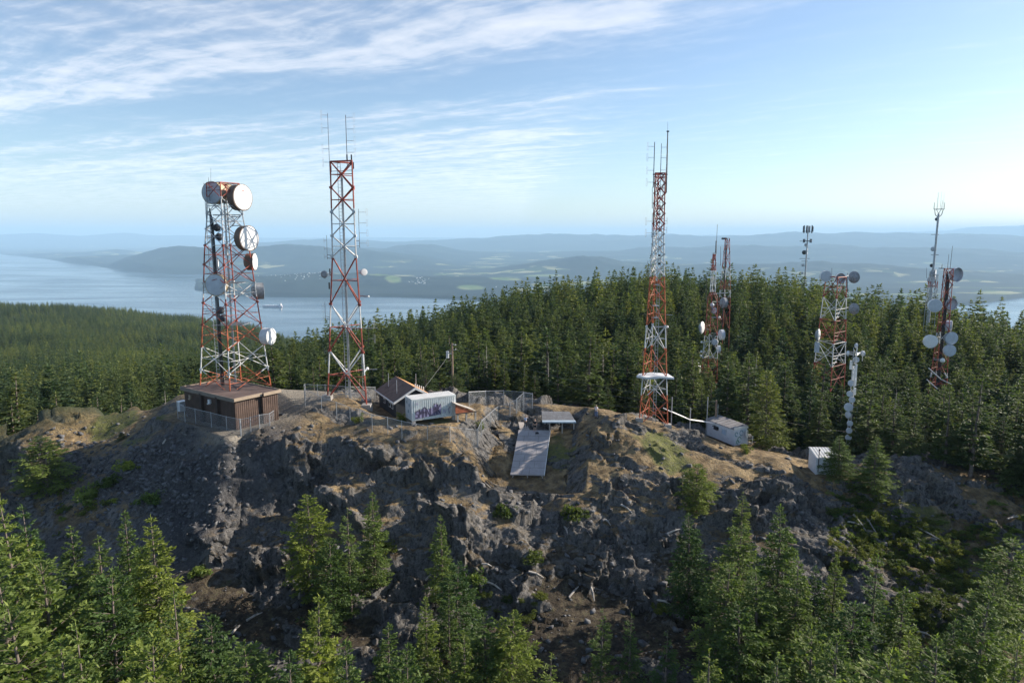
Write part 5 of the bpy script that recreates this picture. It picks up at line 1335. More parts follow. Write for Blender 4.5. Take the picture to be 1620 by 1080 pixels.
# gabled house
SHING = mat('brown_shingles', (0.150, 0.105, 0.088), 0.9, var=0.2, scale=1.5); SHING_LIT = mat('sunlit_roof_orange', (0.50, 0.26, 0.11), 0.85, var=0.18, scale=2.0)  # orange slope: sunlight painted into the colour of the same roof
NAVY = mat('dark_wall', (0.030, 0.036, 0.045), 0.8); TRIM = mat('white_trim', (0.70, 0.70, 0.68), 0.6)
p = P(623.6, 638, 91); hs = empty('gabled_house', (p.x, p.y, p.z-2.3), 'small dark house with brown gable roof and orange sunlit slope behind the container', 'house', rz=math.atan2(0.46, 0.89))
# local x across the ridge, local y along the eave
HL, HW, RZ = 8.6, 6.0, 1.75
mb = MB(); mb.box((HW/2, HL/2, 1.0), (HW-0.7, HL-0.7, 2.5)); mb.build('wall', NAVY, hs)
for y in (0.36, HL-0.36):
    mb = MB(); mb.face([(0.35, y, 2.25), (HW-0.35, y, 2.25), (HW/2, y, 2.3+RZ-0.15)]); mb.build('gable_wall', NAVY, hs)
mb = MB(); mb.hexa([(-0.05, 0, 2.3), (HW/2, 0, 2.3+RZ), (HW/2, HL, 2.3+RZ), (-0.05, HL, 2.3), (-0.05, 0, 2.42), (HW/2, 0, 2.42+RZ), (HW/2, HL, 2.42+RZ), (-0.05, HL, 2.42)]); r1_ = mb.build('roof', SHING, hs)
mb = MB(); mb.hexa([(HW/2+.002, 0, 2.3+RZ), (HW+0.05, 0, 2.3), (HW+0.05, HL, 2.3), (HW/2+.002, HL, 2.3+RZ), (HW/2+.002, 0, 2.42+RZ), (HW+0.05, 0, 2.42), (HW+0.05, HL, 2.42), (HW/2+.002, HL, 2.42+RZ)]); r2_ = mb.build('roof', SHING_LIT, hs)
mb = MB(); mb.box((-0.12, HL/2, 2.33), (0.12, HL+0.1, 0.16)); mb.build('gutter', TRIM, r1_)
for s_ in (0, 1):
    xa, xb = (-0.1, HW/2) if s_ == 0 else (HW+0.1, HW/2); mb = MB()
    mb.hexa([(xa, -0.14, 2.14), (xb, -0.14, 2.14+RZ), (xb, -0.03, 2.14+RZ), (xa, -0.03, 2.14), (xa, -0.14, 2.44), (xb, -0.14, 2.46+RZ), (xb, -0.03, 2.46+RZ), (xa, -0.03, 2.44)]); mb.build('barge_board', TRIM, r1_)
for y, x in ((2.2, 1.1), (6.6, 1.3), (4.3, 4.6)):
    zr = 2.42+RZ*(1-abs(x-HW/2)/(HW/2)); mb = MB(); mb.tube((x, y, zr-0.1), (x, y, zr+1.9), 0.045); mb.build('vent_pipe', GALV, hs)
for k in range(5):
    mb = MB(); x = HW/2+0.25+0.1*k; mb.tube((HW/2+0.2+k*0.33, 0.6+0.1*k, 2.42+RZ-0.35-0.2*k), (HW/2+0.2+k*0.33, 0.6+0.1*k, 2.42+RZ+0.35-0.15*k), 0.07); mb.build('chimney_cowl', TRIM, r2_)
for y in (2.0, 3.1, 5.6):
    mb = MB(); mb.box((0.335, y, 1.45), (0.05, 0.8, 0.7)); w_ = mb.build('window', TRIM, hs); mb = MB(); mb.box((0.30, y, 1.45), (0.03, 0.62, 0.52)); mb.build('pane', mat('window_glass', (0.05, 0.07, 0.09), 0.1), w_)

# white cabin
CABW = mat('cabin_white', (0.64, 0.67, 0.71), 0.6, var=0.07, scale=0.9, dirt=((0.45, 0.46, 0.48), 0.5)); CABR = mat('cabin_roof_grey', (0.26, 0.25, 0.25), 0.85, var=0.15)
p = P(1161, 704, 94); cb = empty('equipment_cabin', (p.x, p.y, p.z), 'white boxy cabin with grey sloping roof, faint green graffiti and a small porch', 'cabin', rz=R(22.8))
mb = MB(); mb.hexa([(0, 0, -0.1), (2.2, 0, -0.1), (2.2, 6, -0.1), (0, 6, -0.1), (0, 0, 2.15), (2.2, 0, 2.45), (2.2, 6, 2.45), (0, 6, 2.15)]); mb.build('wall', CABW, cb)
mb = MB(); mb.hexa([(-0.12, 0.0, 2.17), (2.32, 0.0, 2.49), (2.32, 6.1, 2.49), (-0.12, 6.1, 2.17), (-0.12, 0.0, 2.25), (2.32, 0.0, 2.57), (2.32, 6.1, 2.57), (-0.12, 6.1, 2.25)])
for k in range(7): mb.box((1.1, 0.45+k*0.85, 2.43), (2.3, 0.06, 0.05), rot=Matrix.Rotation(-0.13, 3, 'Y'))
mb.build('roof', CABR, cb)
mb = MB(); mb.box((1.1, -0.04, 2.36), (2.4, 0.08, 0.34)); mb.build('fascia', TRIM, cb)
mb = MB(); mb.box((-0.03, 2.1, 1.35), (0.06, 1.0, 0.85)); w_ = mb.build('window', RADG, cb); mb = MB(); mb.box((-0.07, 2.1, 1.35), (0.03, 0.8, 0.65)); mb.build('pane', mat('pale_glass', (0.40, 0.52, 0.64), 0.3), w_)
mb = MB(); mb.box((-0.02, 5.85, 1.1), (0.05, 0.25, 2.2)); mb.build('corner_board', TRIM, cb)
mb = MB(); mb.box((-0.18, 3.6, 1.5), (0.34, 0.7, 0.45)); mb.box((-0.45, 3.4, 1.62), (0.3, 0.08, 0.08)); mb.box((-0.3, 4.0, 1.75), (0.4, 0.08, 0.12)); mb.build('cable_entry', DARK, cb)
GG = mat('graffiti_green', (0.16, 0.34, 0.26), 0.6); GB = mat('graffiti_blue_green', (0.13, 0.27, 0.33), 0.6)
def loop2(x0, z0, r_, m, nm, e=1.3):
    mb = MB(); pts = [(x0+r_*math.cos(a), z0+r_*e*math.sin(a)) for a in [k*0.5 for k in range(12)]]
    s_ = stroke(pts, 0.12, m, -0.012, None); s_.build(nm, m, cb)
loop2(0.35, 1.5, 0.22, GB, 'graffiti'); loop2(0.9, 0.7, 0.30, GG, 'graffiti'); loop2(1.2, 1.6, 0.28, GB, 'graffiti'); loop2(0.6, 0.4, 0.2, GG, 'graffiti')
mb = MB(); mb.lathe([(0.05, -0.25), (0.5, -0.12), (0.62, 0.0), (0.55, 0.02), (0.03, -0.12)], (1.95, -0.35, 1.45), (0.55, -0.8, 0.1), 18); mb.build('wall_dish', RADW, cb)
mb = MB(); mb.box((2.75, 0.9, -0.12), (1.1, 1.9, 0.12)); pr = mb.build('porch_deck', PLY, cb)
mb = MB()
for x, y in ((2.3, 0.0), (3.25, 0.0), (3.25, 1.8)): mb.box((x, y, 0.45), (0.09, 0.09, 1.1))
mb.box((2.77, 0.0, 1.0), (1.0, 0.08, 0.08)); mb.box((2.77, 0.0, 0.55), (1.0, 0.06, 0.06)); mb.box((3.25, 0.9, 1.0), (0.08, 1.8, 0.08)); mb.build('railing', TRIM, pr)
for x, y in ((0.15, 0.15), (2.05, 0.15), (2.05, 5.8), (3.2, 0.2)):
    w_ = cb.matrix_basis @ Vector((x, y, 0)); h_ = max(0.3, p.z-gz(w_.x, w_.y)+0.3); mb = MB(); mb.box((x, y, -0.1-h_/2), (0.18, 0.18, h_)); mb.build('stilt', BROWND, cb)

# white metal shed
p = P(1290, 749, 85); ms = empty('metal_shed', (p.x, p.y, p.z), 'small white metal shed with a ribbed roof, half hidden by the conical fir', 'shed', rz=R(-4))
mb = MB(); mb.hexa([(0, 0, -0.3), (3.1, 0, -0.3), (3.1, 2.6, -0.3), (0, 2.6, -0.3), (0, 0, 1.95), (3.1, 0, 1.95), (3.1, 2.6, 2.5), (0, 2.6, 2.5)]); mb.build('wall', CABW, ms)
mb = MB(); mb.hexa([(-0.08, -0.12, 1.97), (3.18, -0.12, 1.97), (3.18, 2.7, 2.55), (-0.08, 2.7, 2.55), (-0.08, -0.12, 2.02), (3.18, -0.12, 2.02), (3.18, 2.7, 2.60), (-0.08, 2.7, 2.60)])
for k in range(9):
    x = 0.05+k*0.375; mb.hexa([(x, -0.13, 2.022), (x+0.08, -0.13, 2.022), (x+0.08, 2.7, 2.602), (x, 2.7, 2.602), (x, -0.13, 2.07), (x+0.08, -0.13, 2.07), (x+0.08, 2.7, 2.65), (x, 2.7, 2.65)])
mb.build('roof', CROOF, ms)
mb = MB(); mb.tube((0.25, -0.10, 0.3), (0.25, -0.10, 3.1), 0.05); mb.box((0.25, -0.10, 3.1), (0.16, 0.16, 0.2)); mb.build('vent_pipe', DARK, ms)

# launch ramp for hang gliders and the second platform
DECK = mat('launch_deck', (0.36, 0.34, 0.34), 0.85, var=0.10, scale=0.6, dirt=((0.26, 0.24, 0.24), 0.5)); DECK2 = mat('platform_boards', (0.13, 0.135, 0.145), 0.85, var=0.15, scale=0.8, dirt=((0.28, 0.30, 0.32), 0.5)); PLASTIC = mat('pale_sheeting', (0.36, 0.44, 0.50), 0.35, var=0.1)
SEAM = mat('dark_seam', (0.13, 0.12, 0.12), 0.9)
def deck(name, label, quad, rows, cols, th, posts, m=DECK, cat='ramp'):
    A, B, C_, D = quad          # top left, top right, bottom right, bottom left
    g = gz(A.x, A.y); r = empty(name, (A.x, A.y, A.z), label, cat)
    dn = Vector((0, 0, -th)); mb = MB(); mb.hexa([D+dn, C_+dn, B+dn, A+dn, D, C_, B, A]); o = part(mb, 'deck', m, r)
    sm = MB(); up = Vector((0, 0, 0.006))
    def at(s, t): return (A.lerp(B, s)).lerp(D.lerp(C_, s), t)
    for k in range(1, rows):
        a, b = at(0.01, k/rows), at(0.99, k/rows); e = (at(0, 1)-at(0, 0)).normalized()*0.018; sm.face([a-e+up, b-e+up, b+e+up, a+e+up])
    for k in range(1, cols):
        for j in range(rows):
            if (j+k) % 2: s_ = (k-0.0)/cols
            else: s_ = (k-0.35)/cols
            a, b = at(s_, j/rows), at(s_, (j+1)/rows); e = (at(1, 0)-at(0, 0)).normalized()*0.016; sm.face([a-e+up, a+e+up, b+e+up, b-e+up])
    part(sm, 'board_seam', SEAM, r, parent=o)
    for s_, t_ in posts:
        q = at(s_, t_); g = gz(q.x, q.y)-0.3
        if q.z-th-g > 0.2:
            pm = MB(); pm.box((q.x, q.y, (q.z-th+g)/2-0.005), (0.14, 0.14, q.z-th-g)); part(pm, 'post', PLY, r)
    bm_ = MB()
    for s_ in (0.08, 0.5, 0.92): a, b = at(s_, 0.0)+dn*1.02, at(s_, 1.0)+dn*1.02; bm_.tube(a-Vector((0,0,0.1)), b-Vector((0,0,0.1)), 0.09, n=4)
    part(bm_, 'joist', PLY, r)
    return r, at
RA = [P(820.6, 679.6, 92), P(870.5, 680.5, 92), P(861, 750.5, 85.5), P(807.3, 749.6, 85.5)]
ramp_o, rat = deck('launch_ramp', 'long grey plywood hang glider launch ramp tilting down over the cliff edge', RA, 7, 3, 0.16, [(s_, t_) for s_ in (0.06, 0.5, 0.94) for t_ in (0.05, 0.4, 0.7, 0.97)])
mb = MB(); e = Vector((0.05, 0, 0)); mb.hexa([RA[2]+Vector((-.02,0,-.16)), RA[2]+Vector((.05,0,-.16)), RA[1]+Vector((.05,0,-.16)), RA[1]+Vector((-.02,0,-.16)), RA[2]+Vector((-.02,0,.03)), RA[2]+Vector((.05,0,.03)), RA[1]+Vector((.05,0,.03)), RA[1]+Vector((-.02,0,.03))])
part(mb, 'edge_strip', TRIM, ramp_o)
QA = [P(820, 667.2, 94.3), P(830.5, 667.5, 94.3), P(838, 679.2, 92.3), P(822.5, 678.6, 92.3)]
deck('boarding_plank', 'short pale plywood board leading onto the top left corner of the launch ramp', QA, 1, 1, 0.08, [(0.2, 0.5), (0.8, 0.5)], PLY, cat='board')
QB = [P(857, 650.0, 95.6), P(901, 651, 95.6), P(911.5, 667.3, 91.4), P(858, 667.3, 91.4)]
plt_o, pat = deck('takeoff_platform', 'flat grey platform edged with pale sheeting, right behind the launch ramp', QB, 3, 4, 0.14, [(s_, t_) for s_ in (0.22, 0.6, 0.95) for t_ in (0.2, 0.92)], DECK2, cat='platform')
mb = MB(); a, b = pat(0.0, 0.86)+Vector((0, 0, 0.02)), pat(1.0, 0.84)+Vector((0, 0, 0.02)); c_, d_ = pat(1.0, 1.0)+Vector((0, -0.03, 0.02)), pat(0.0, 1.0)+Vector((0, -0.03, 0.02))
mb.face([a, b, c_, d_]); mb.face([d_, c_, c_-Vector((0, -0.0, 0.16)), d_-Vector((0, -0.0, 0.14))]); part(mb, 'plastic_sheet', PLASTIC, plt_o)

# people
def skin_chain(edges, verts, radii, name, m, parent, root=0, sub=1):
    me = bpy.data.meshes.new(name); me.from_pydata(verts, edges, []); o = bpy.data.objects.new(name, me); COL.objects.link(o); o.parent = parent
    sk = o.modifiers.new('skin', 'SKIN'); sk.use_smooth_shade = True
    for i, r_ in enumerate(radii): me.skin_vertices[0].data[i].radius = (r_[0], r_[1]) if isinstance(r_, tuple) else (r_, r_); me.skin_vertices[0].data[i].use_root = (i == root)
    sb = o.modifiers.new('sub', 'SUBSURF'); sb.levels = sub; sb.render_levels = sub; me.materials.append(m); return o
SKIN = mat('skin', (0.55, 0.36, 0.26), 0.6, var=0.05)
def person(loc, rz, label, top, legs, hair, arms='down', shorts=False, h=1.75, shoe=DARK):
    r = empty('person', loc, label, 'person', rz=rz); k = h/1.75; r.scale = (k, k, k)
    # faces local -y ; arms: 'down', 'phone' (both hands before the face) or 'hips'
    V = [(0,0,.95),(0,.0,1.12),(0,-.01,1.30),(0,0,1.44),(0,-.01,1.52),(0,-.02,1.60),(0,-.015,1.70),
         (.17,0,1.41),(-.17,0,1.41)]
    Rr = [(.15,.11),(.135,.10),(.165,.11),(.10,.08),(.052,.052),(.082,.092),(.07,.082),(.065,.065),(.065,.065)]
    E = [(0,1),(1,2),(2,3),(3,4),(4,5),(5,6),(3,7),(3,8)]
    hands = []
    for s_, sh in ((1, 7), (-1, 8)):
        if arms == 'phone': el, wr, hd = (s_*.24,-.14,1.20), (s_*.09,-.36,1.48), (s_*.05,-.42,1.55)
        elif arms == 'hips': el, wr, hd = (s_*.36,.05,1.18), (s_*.22,-.06,1.02), (s_*.17,-.10,.98)
        elif arms == 'wave' and s_ > 0: el, wr, hd = (s_*.34,-.06,1.36), (s_*.24,-.14,1.58), (s_*.18,-.16,1.64)
        else: el, wr, hd = (s_*.24,.03,1.12), (s_*.26,-.06,.87), (s_*.26,-.09,.79)
        i = len(V); V += [el, wr, hd]; Rr += [.045, .032, (.022,.038)]; E += [(sh, i), (i, i+1), (i+1, i+2)]
        d = (Vector(hd)-Vector(wr)).normalized(); sd = d.cross(Vector((0,1,0.2))).normalized()
        for f in range(4):
            a = Vector(hd)+sd*(f-1.5)*.019; b = a+d*(.055+.012*(f in (1,2)))-Vector((0,.012,0)); c = b+d*.03-Vector((0,.02,0)); j = len(V)
            V += [tuple(a+d*.012), tuple(b), tuple(c)]; Rr += [.010,.009,.007]; E += [(i+2, j), (j, j+1), (j+1, j+2)]
        j = len(V); a = Vector(wr).lerp(Vector(hd), .5)+sd*.03*s_; V += [tuple(a), tuple(a+d*.03+sd*.03*s_)]; Rr += [.012,.009]; E += [(i+1, j), (j, j+1)]
    for s_ in (1, -1):
        i = len(V); V += [(s_*.10,0,.88),(s_*.115,-.03,.50),(s_*.13,.02,.10),(s_*.135,-.03,.035),(s_*.15,-.15,.028)]; Rr += [(.095,.10),.06,.042,.045,(.045,.03)]
        E += [(0,i),(i,i+1),(i+1,i+2),(i+2,i+3),(i+3,i+4)]
    # nose and ears
    i = len(V); V += [(0,-.115,1.655),(.088,-.01,1.655),(-.088,-.01,1.655)]; Rr += [.012,.014,.014]; E += [(6,i),(6,i+1),(6,i+2)]
    body = skin_chain(E, V, Rr, 'body', SKIN, r)
    # shirt, trousers, hair as slightly larger shells that follow the limbs
    idx = [0,1,2,3,7,8]; sv = [V[0],V[1],V[2],(0,0,1.43),V[7],V[8]]; sr = [(.17,.13),(.155,.12),(.185,.13),(.11,.095),(.08,.08),(.08,.08)]; se = [(0,1),(1,2),(2,3),(3,4),(3,5)]
    for s_, sh, ei in ((1, 4, 9), (-1, 5, None)):
        el = V[9] if s_ == 1 else V[9+3+14]
        sv.append(tuple(Vector(V[7 if s_ == 1 else 8]).lerp(Vector(el), .95))); sr.append(.058); se.append((sh, len(sv)-1))
    skin_chain(se, sv, sr, 'shirt', top, r)
    pv = [(0,0,.97)]; pr_ = [(.165,.125)]; pe = []
    for s_ in (1, -1):
        i = len(pv); pv += [(s_*.10,0,.86),(s_*.115,-.03,.52)]; pr_ += [(.11,.115),.078]; pe += [(0,i),(i,i+1)]
        if not shorts: pv.append((s_*.13,.02,.13)); pr_.append(.062); pe.append((i+1,i+2))
    skin_chain(pe, pv, pr_, 'shorts' if shorts else 'trousers', legs, r)
    skin_chain([(0,1),(1,2)], [(0,-.02,1.735),(0,.04,1.70),(0,.055,1.62)], [(.075,.06),(.085,.05),(.07,.035)], 'hair', hair, r)
    for s_ in (1, -1):
        skin_chain([(0,1)], [(s_*.135,.01,.045),(s_*.15,-.15,.038)], [(.055,.05),(.05,.036)], 'shoe', shoe, r)
        eb = MB(); eb.lathe([(.004,-.004),(.010,0),(.006,.004)], (s_*.032,-.108,1.685), (0,-1,0), 8); eb.build('eye', DARK, body)
    mo = MB(); mo.box((0,-.103,1.615), (.045,.008,.010)); mo.build('mouth', mat('lips', (0.35,0.14,0.12), .6), body)
    return r
CL_LB = mat('light_blue_shirt', (0.52, 0.58, 0.72), 0.8, var=0.08, scale=5); CL_BK = mat('black_clothes', (0.025, 0.025, 0.03), 0.85, var=0.1, scale=5)
CL_JN = mat('blue_jeans', (0.09, 0.13, 0.24), 0.85, var=0.15, scale=5); CL_WH = mat('white_shirt', (0.74, 0.75, 0.80), 0.8, var=0.05, scale=5); HAIR = mat('brown_hair', (0.06, 0.04, 0.03), 0.8, scale=9); HAIRB = mat('black_hair', (0.02, 0.018, 0.018), 0.7, scale=9)
q = P(831.9, 677.0, 92.9)
t_ = 0.80; a_ = QA[0].lerp(QA[3], t_).lerp(QA[1].lerp(QA[2], t_), 0.66)
person((a_.x, a_.y, a_.z), R(12), 'person in light blue shirt and dark trousers with one hand raised', CL_LB, CL_BK, HAIRB, arms='wave')
a_ = rat(0.52, 0.03); person((a_.x, a_.y, a_.z), R(-15), 'person in black top and black shorts with bare legs at the top of the ramp', CL_BK, CL_BK, HAIR, arms='down', shorts=True, shoe=mat('pink_shoes', (0.55, 0.30, 0.28), .7))
q = hit(943, 660.5, fall=89); person((q.x, q.y, q.z), R(-35), 'person in white shirt and blue jeans standing alone on the rock, hands at face', CL_WH, CL_JN, HAIR, arms='phone', h=1.8)
a_ = rat(0.60, 0.085); bg = empty('shoulder_bag', tuple(a_), 'small black bag lying on the launch ramp by the feet', 'bag', rz=0.3)
mb = MB(); mb.hexa([(-.22,-.14,0),(.22,-.14,0),(.22,.14,0),(-.22,.14,0),(-.17,-.09,.2),(.17,-.09,.2),(.17,.09,.2),(-.17,.09,.2)]); mb.build('bag_body', DARK, bg)
mb = MB(); mb.path([(-.15,0,.19),(-.08,0,.30),(.08,0,.30),(.15,0,.19)], .012); mb.build('strap', DARK, bg)

# chain-link fences
def link_material():
    m = bpy.data.materials.new('chain_link'); m.use_nodes = True; t = m.node_tree; t.nodes.clear(); L = t.links.new
    o = N(t, 'ShaderNodeOutputMaterial'); geo = N(t, 'ShaderNodeNewGeometry'); s = N(t, 'ShaderNodeSeparateXYZ'); L(geo.outputs['Position'], s.inputs[0])
    h = M(t, 'ADD', M(t, 'MULTIPLY', s.outputs[0], 0.8), M(t, 'MULTIPLY', s.outputs[1], 0.75)); w = []
    for sg in (1, -1):
        a = M(t, 'MULTIPLY', M(t, 'ADD', h, M(t, 'MULTIPLY', s.outputs[2], sg)), 13.0)
        f = M(t, 'ABSOLUTE', M(t, 'SUBTRACT', M(t, 'FRACT', a), 0.5)); w.append(M(t, 'LESS_THAN', f, 0.05))
    k = M(t, 'MAXIMUM', w[0], w[1])
    d = N(t, 'ShaderNodeBsdfPrincipled'); d.inputs['Base Color'].default_value = (0.30, 0.33, 0.36, 1); d.inputs['Roughness'].default_value = 0.5; d.inputs['Metallic'].default_value = 0.3
    tr = N(t, 'ShaderNodeBsdfTransparent'); mx = N(t, 'ShaderNodeMixShader'); L(k, mx.inputs[0]); L(tr.outputs[0], mx.inputs[1]); L(d.outputs[0], mx.inputs[2]); L(mx.outputs[0], o.inputs[0]); return m
LINK = link_material()
def fence(label, posts, gate=None, cat='fence'):
    """posts: (u, v of the foot, height, fallback depth)"""
    pt = [(hit(u, v, fall=fd), h) for u, v, h, fd in posts]; r = empty('chain_link_fence', tuple(pt[0][0]), label, cat)
    for q, h in pt:
        mb = MB(); mb.tube(q-Vector((0,0,0.3)), q+Vector((0,0,h+0.08)), 0.042, n=7); part(mb, 'fence_post', GALV, r)
    for (a, ha), (b, hb) in zip(pt, pt[1:]):
        A, B = a+Vector((0,0,ha)), b+Vector((0,0,hb)); mb = MB(); mb.tube(A, B, 0.03, n=5); part(mb, 'top_rail', GALV, r)
        mb = MB(); n = 8; P_ = [a.lerp(b, k/n) for k in range(n+1)]; lo = [Vector((p.x, p.y, max(min(gz(p.x, p.y), p.z+0.8), p.z-1.0)-0.05)) for p in P_]; hi = [A.lerp(B, k/n) for k in range(n+1)]
        for k in range(n): mb.face([lo[k], lo[k+1], hi[k+1], hi[k]])
        part(mb, 'wire_mesh', LINK, r)
    return r
fence('long chain-link fence along the cliff brink in front of the container', [(483,644,2.5,88),(509,650,1.9,86),(533,664,2.3,85),(554,666,1.8,84.5),(570,667,1.6,84),(589,683,2.2,83.5),(613.7,686.5,2.1,83),(636,695,2.3,82.5),(676.5,695,1.7,82.5),(712,699,1.9,82.3),(754.8,706,2.2,82.2)])
fence('chain-link fence running back from the brink past the ramp to the gate', [(756,704,2.1,82.5),(762,690,2.1,84.5),(776,673,1.8,87),(787.7,665,2.0,89),(806,659,2.0,92)])
g_ = fence('closed chain-link gate with pale frame left of the two people', [(807.5,658.5,2.0,92.5),(816.5,654,2.0,94)], cat='gate')
fence('far corner of chain-link fence meeting behind the gate', [(817.5,653.5,2.1,94.5),(828.7,650.2,2.7,95.5),(842.5,645.6,2.1,97.5)])
fence('back run of chain-link fence at the forest edge right of the container', [(842,645,2.1,98),(828,642,2.1,101),(797,640,2.1,102),(768.5,641,2.1,102),(742,642,2.0,102)])
fence('chain-link fence behind the triangular mast, in front of the trees', [(482.5,643,3.0,89),(484,632,2.2,96),(503,631,2.0,99),(515,631,2.0,99),(547,629,1.6,101),(594,628,1.5,101)])
fence('low chain-link fence below the dark side of the brown building', [(281.7,662,2.1,90),(293,667,2.0,88.5),(310,671,2.0,87),(335,676,1.9,85),(359,680,1.7,83.5),(381,690,2.1,82.5)])
fence('low chain-link fence in front of the sunlit side of the brown building', [(382,689,2.0,82.6),(397,683,1.8,83.5),(411,678,1.7,84.5),(427,673,1.5,86),(435,664,1.3,88)])

# cable bridge from the slim mast to the cabin, on posts
cbz = empty('cable_tray', tuple(P(1056, 648, 92.5)), 'thin white cable tray on steel posts running from the slim mast to the white cabin', 'cable tray')
pts_ = [P(1050, 646, 92.5), P(1064, 652, 92.5), P(1078, 658, 93), P(1092, 664, 94), P(1114, 667, 97.5), P(1138, 671.5, 97)]
mb = MB()
for a, b in zip(pts_, pts_[1:]):
    mb.tube(a, b, 0.06, n=4); mb.tube(a+Vector((0, .35, 0)), b+Vector((0, .35, 0)), 0.06, n=4)
    for k in range(6): q = a.lerp(b, k/6); mb.tube(q, q+Vector((0, .35, 0)), 0.03, n=4)
part(mb, 'tray', TRIM, cbz)
for u, v0, v1, d in ((1063.5, 674, 628, 92.6), (1092.5, 686, 645, 94), (1120, 690, 628, 98)):
    a, b = P(u, v0, d), P(u, v1, d); a = Vector((b.x, b.y, min(a.z, gz(b.x, b.y)-0.1))); mb = MB(); mb.tube(a, b, 0.07, n=6); part(mb, 'support_post', GALV, cbz)

# power poles and wires
WOOD = mat('pole_wood', (0.30, 0.22, 0.16), 0.9, var=0.25, scale=1.5)
q = P(716, 600, 113); up_ = empty('utility_pole', (q.x, q.y, gz(q.x, q.y)), 'wooden utility pole with grey transformer standing among the firs behind the container', 'utility pole')
zt = z_at(q.x, q.y, 543); mb = MB(); mb.tube((q.x, q.y, gz(q.x, q.y)-.5), (q.x, q.y, zt), 0.19, 0.14, 8); part(mb, 'pole_shaft', WOOD, up_)
mb = MB(); mb.tube((q.x-0.75, q.y-0.2, zt-2.4), (q.x-0.75, q.y-0.2, zt-1.3), 0.26, n=12); mb.tube((q.x-0.75, q.y-0.2, zt-1.3), (q.x-0.75, q.y-0.2, zt-1.15), 0.06, n=6); mb.box((q.x-0.3, q.y-0.1, zt-1.7), (0.6, 0.1, 0.08)); part(mb, 'transformer', SHR_WHITE, up_)
mb = MB(); mb.tube((q.x, q.y, zt-0.1), (q.x+0.6, q.y, zt-0.35), 0.06, n=5); mb.tube((q.x, q.y, zt-1.1), (q.x+0.5, q.y, zt-1.1), 0.05, n=5); part(mb, 'crossarm', GALV, up_)
for zz in (-0.35, -1.1):
    mb = MB(); mb.lathe([(.03, 0), (.08, .05), (.05, .1), (.08, .15), (.03, .22)], (q.x+0.58, q.y, zt+zz), (0, 0, 1), 8); part(mb, 'insulator', RADW, up_)
q2 = P(1132, 668, 99.5); wp = empty('utility_pole', (q2.x, q2.y, gz(q2.x, q2.y)), 'short stub of wooden pole rising right behind the white cabin', 'utility pole')
mb = MB(); z2 = z_at(q2.x, q2.y, 633); mb.tube((q2.x, q2.y, gz(q2.x, q2.y)-.4), (q2.x, q2.y, z2), 0.17, 0.13, 8); part(mb, 'pole_shaft', WOOD, wp)
mb = MB(); mb.tube((q2.x+0.25, q2.y, gz(q2.x, q2.y)), (q2.x+0.25, q2.y, z2-0.6), 0.05); part(mb, 'conduit', GALV, wp)
WIRE = mat('wire', (0.12, 0.125, 0.13), 0.6)
def wire(label, a, b, sag, r_=0.018):
    n = 14; pts = [a.lerp(b, k/n)-Vector((0, 0, sag*4*(k/n)*(1-k/n))) for k in range(n+1)]
    mb = MB(); mb.path(pts, r_, 4); mb.v = [(x-a.x, y-a.y, z-a.z) for x, y, z in mb.v]
    o = mb.build('power_line', WIRE, loc=a); tag(o, label, 'power line')
T_ = Vector((q.x+0.58, q.y, zt-0.15)); T2_ = Vector((q.x+0.5, q.y, zt-1.0))
wire('uppermost overhead wire running right from the transformer pole', T_, P(1132, 636, 99.5), 1.6)
wire('middle overhead wire running right from the transformer pole', T2_, P(1131, 642, 99.5), 2.0)
wire('lowest overhead wire, starting below the transformer and dipping to the right', Vector((q.x, q.y, zt-6.5)), P(1120, 646, 98), 1.2)
wire('guy wire slanting down left from the transformer pole to the house', Vector((q.x-.1, q.y, zt-1.3)), P(672, 612, 99), 0.1, 0.025)
wire('overhead wire crossing the firs from the cabin towards the right edge', P(1132, 640, 99.5), P(1471, 690, 104), 1.2, 0.014)
wire('second overhead wire right of the metal shed in front of the firs', P(1300, 679, 99), P(1640, 693, 108), 0.8, 0.011)

# ship
HULL = mat('ship_hull', (0.42, 0.38, 0.44), 0.6, var=0.1, scale=0.02); 
sp_ = P(431, 485, 6790); sp_.z = SEA; sh = empty('cargo_ship', tuple(sp_), 'long pale bulk carrier lying in the strait with its bridge at the right end', 'ship', rz=R(-4))
mb = MB(); L2 = 100
sec = [(-L2, 2), (-L2+10, 13), (-L2+30, 16), (L2-25, 16), (L2, 10)]
for (x0, w0), (x1, w1) in zip(sec, sec[1:]): mb.hexa([(x0,-w0,-8),(x1,-w1,-8),(x1,w1,-8),(x0,w0,-8),(x0,-w0,15),(x1,-w1,15),(x1,w1,15),(x0,w0,15)])
mb.build('hull', HULL, sh)
mb = MB(); mb.box((L2-18, 0, 23), (20, 28, 16)); mb.box((L2-16, 0, 34), (14, 30, 6)); br = mb.build('bridge', RADW, sh); mb = MB(); mb.box((L2-8, 0, 36), (6, 8, 14)); mb.build('funnel', SHR_GREY, sh)
for k in range(6): mb = MB(); mb.box((-70+k*25, 0, 16.5), (17, 20, 3)); mb.build('hatch', SHR_WHITE, sh)

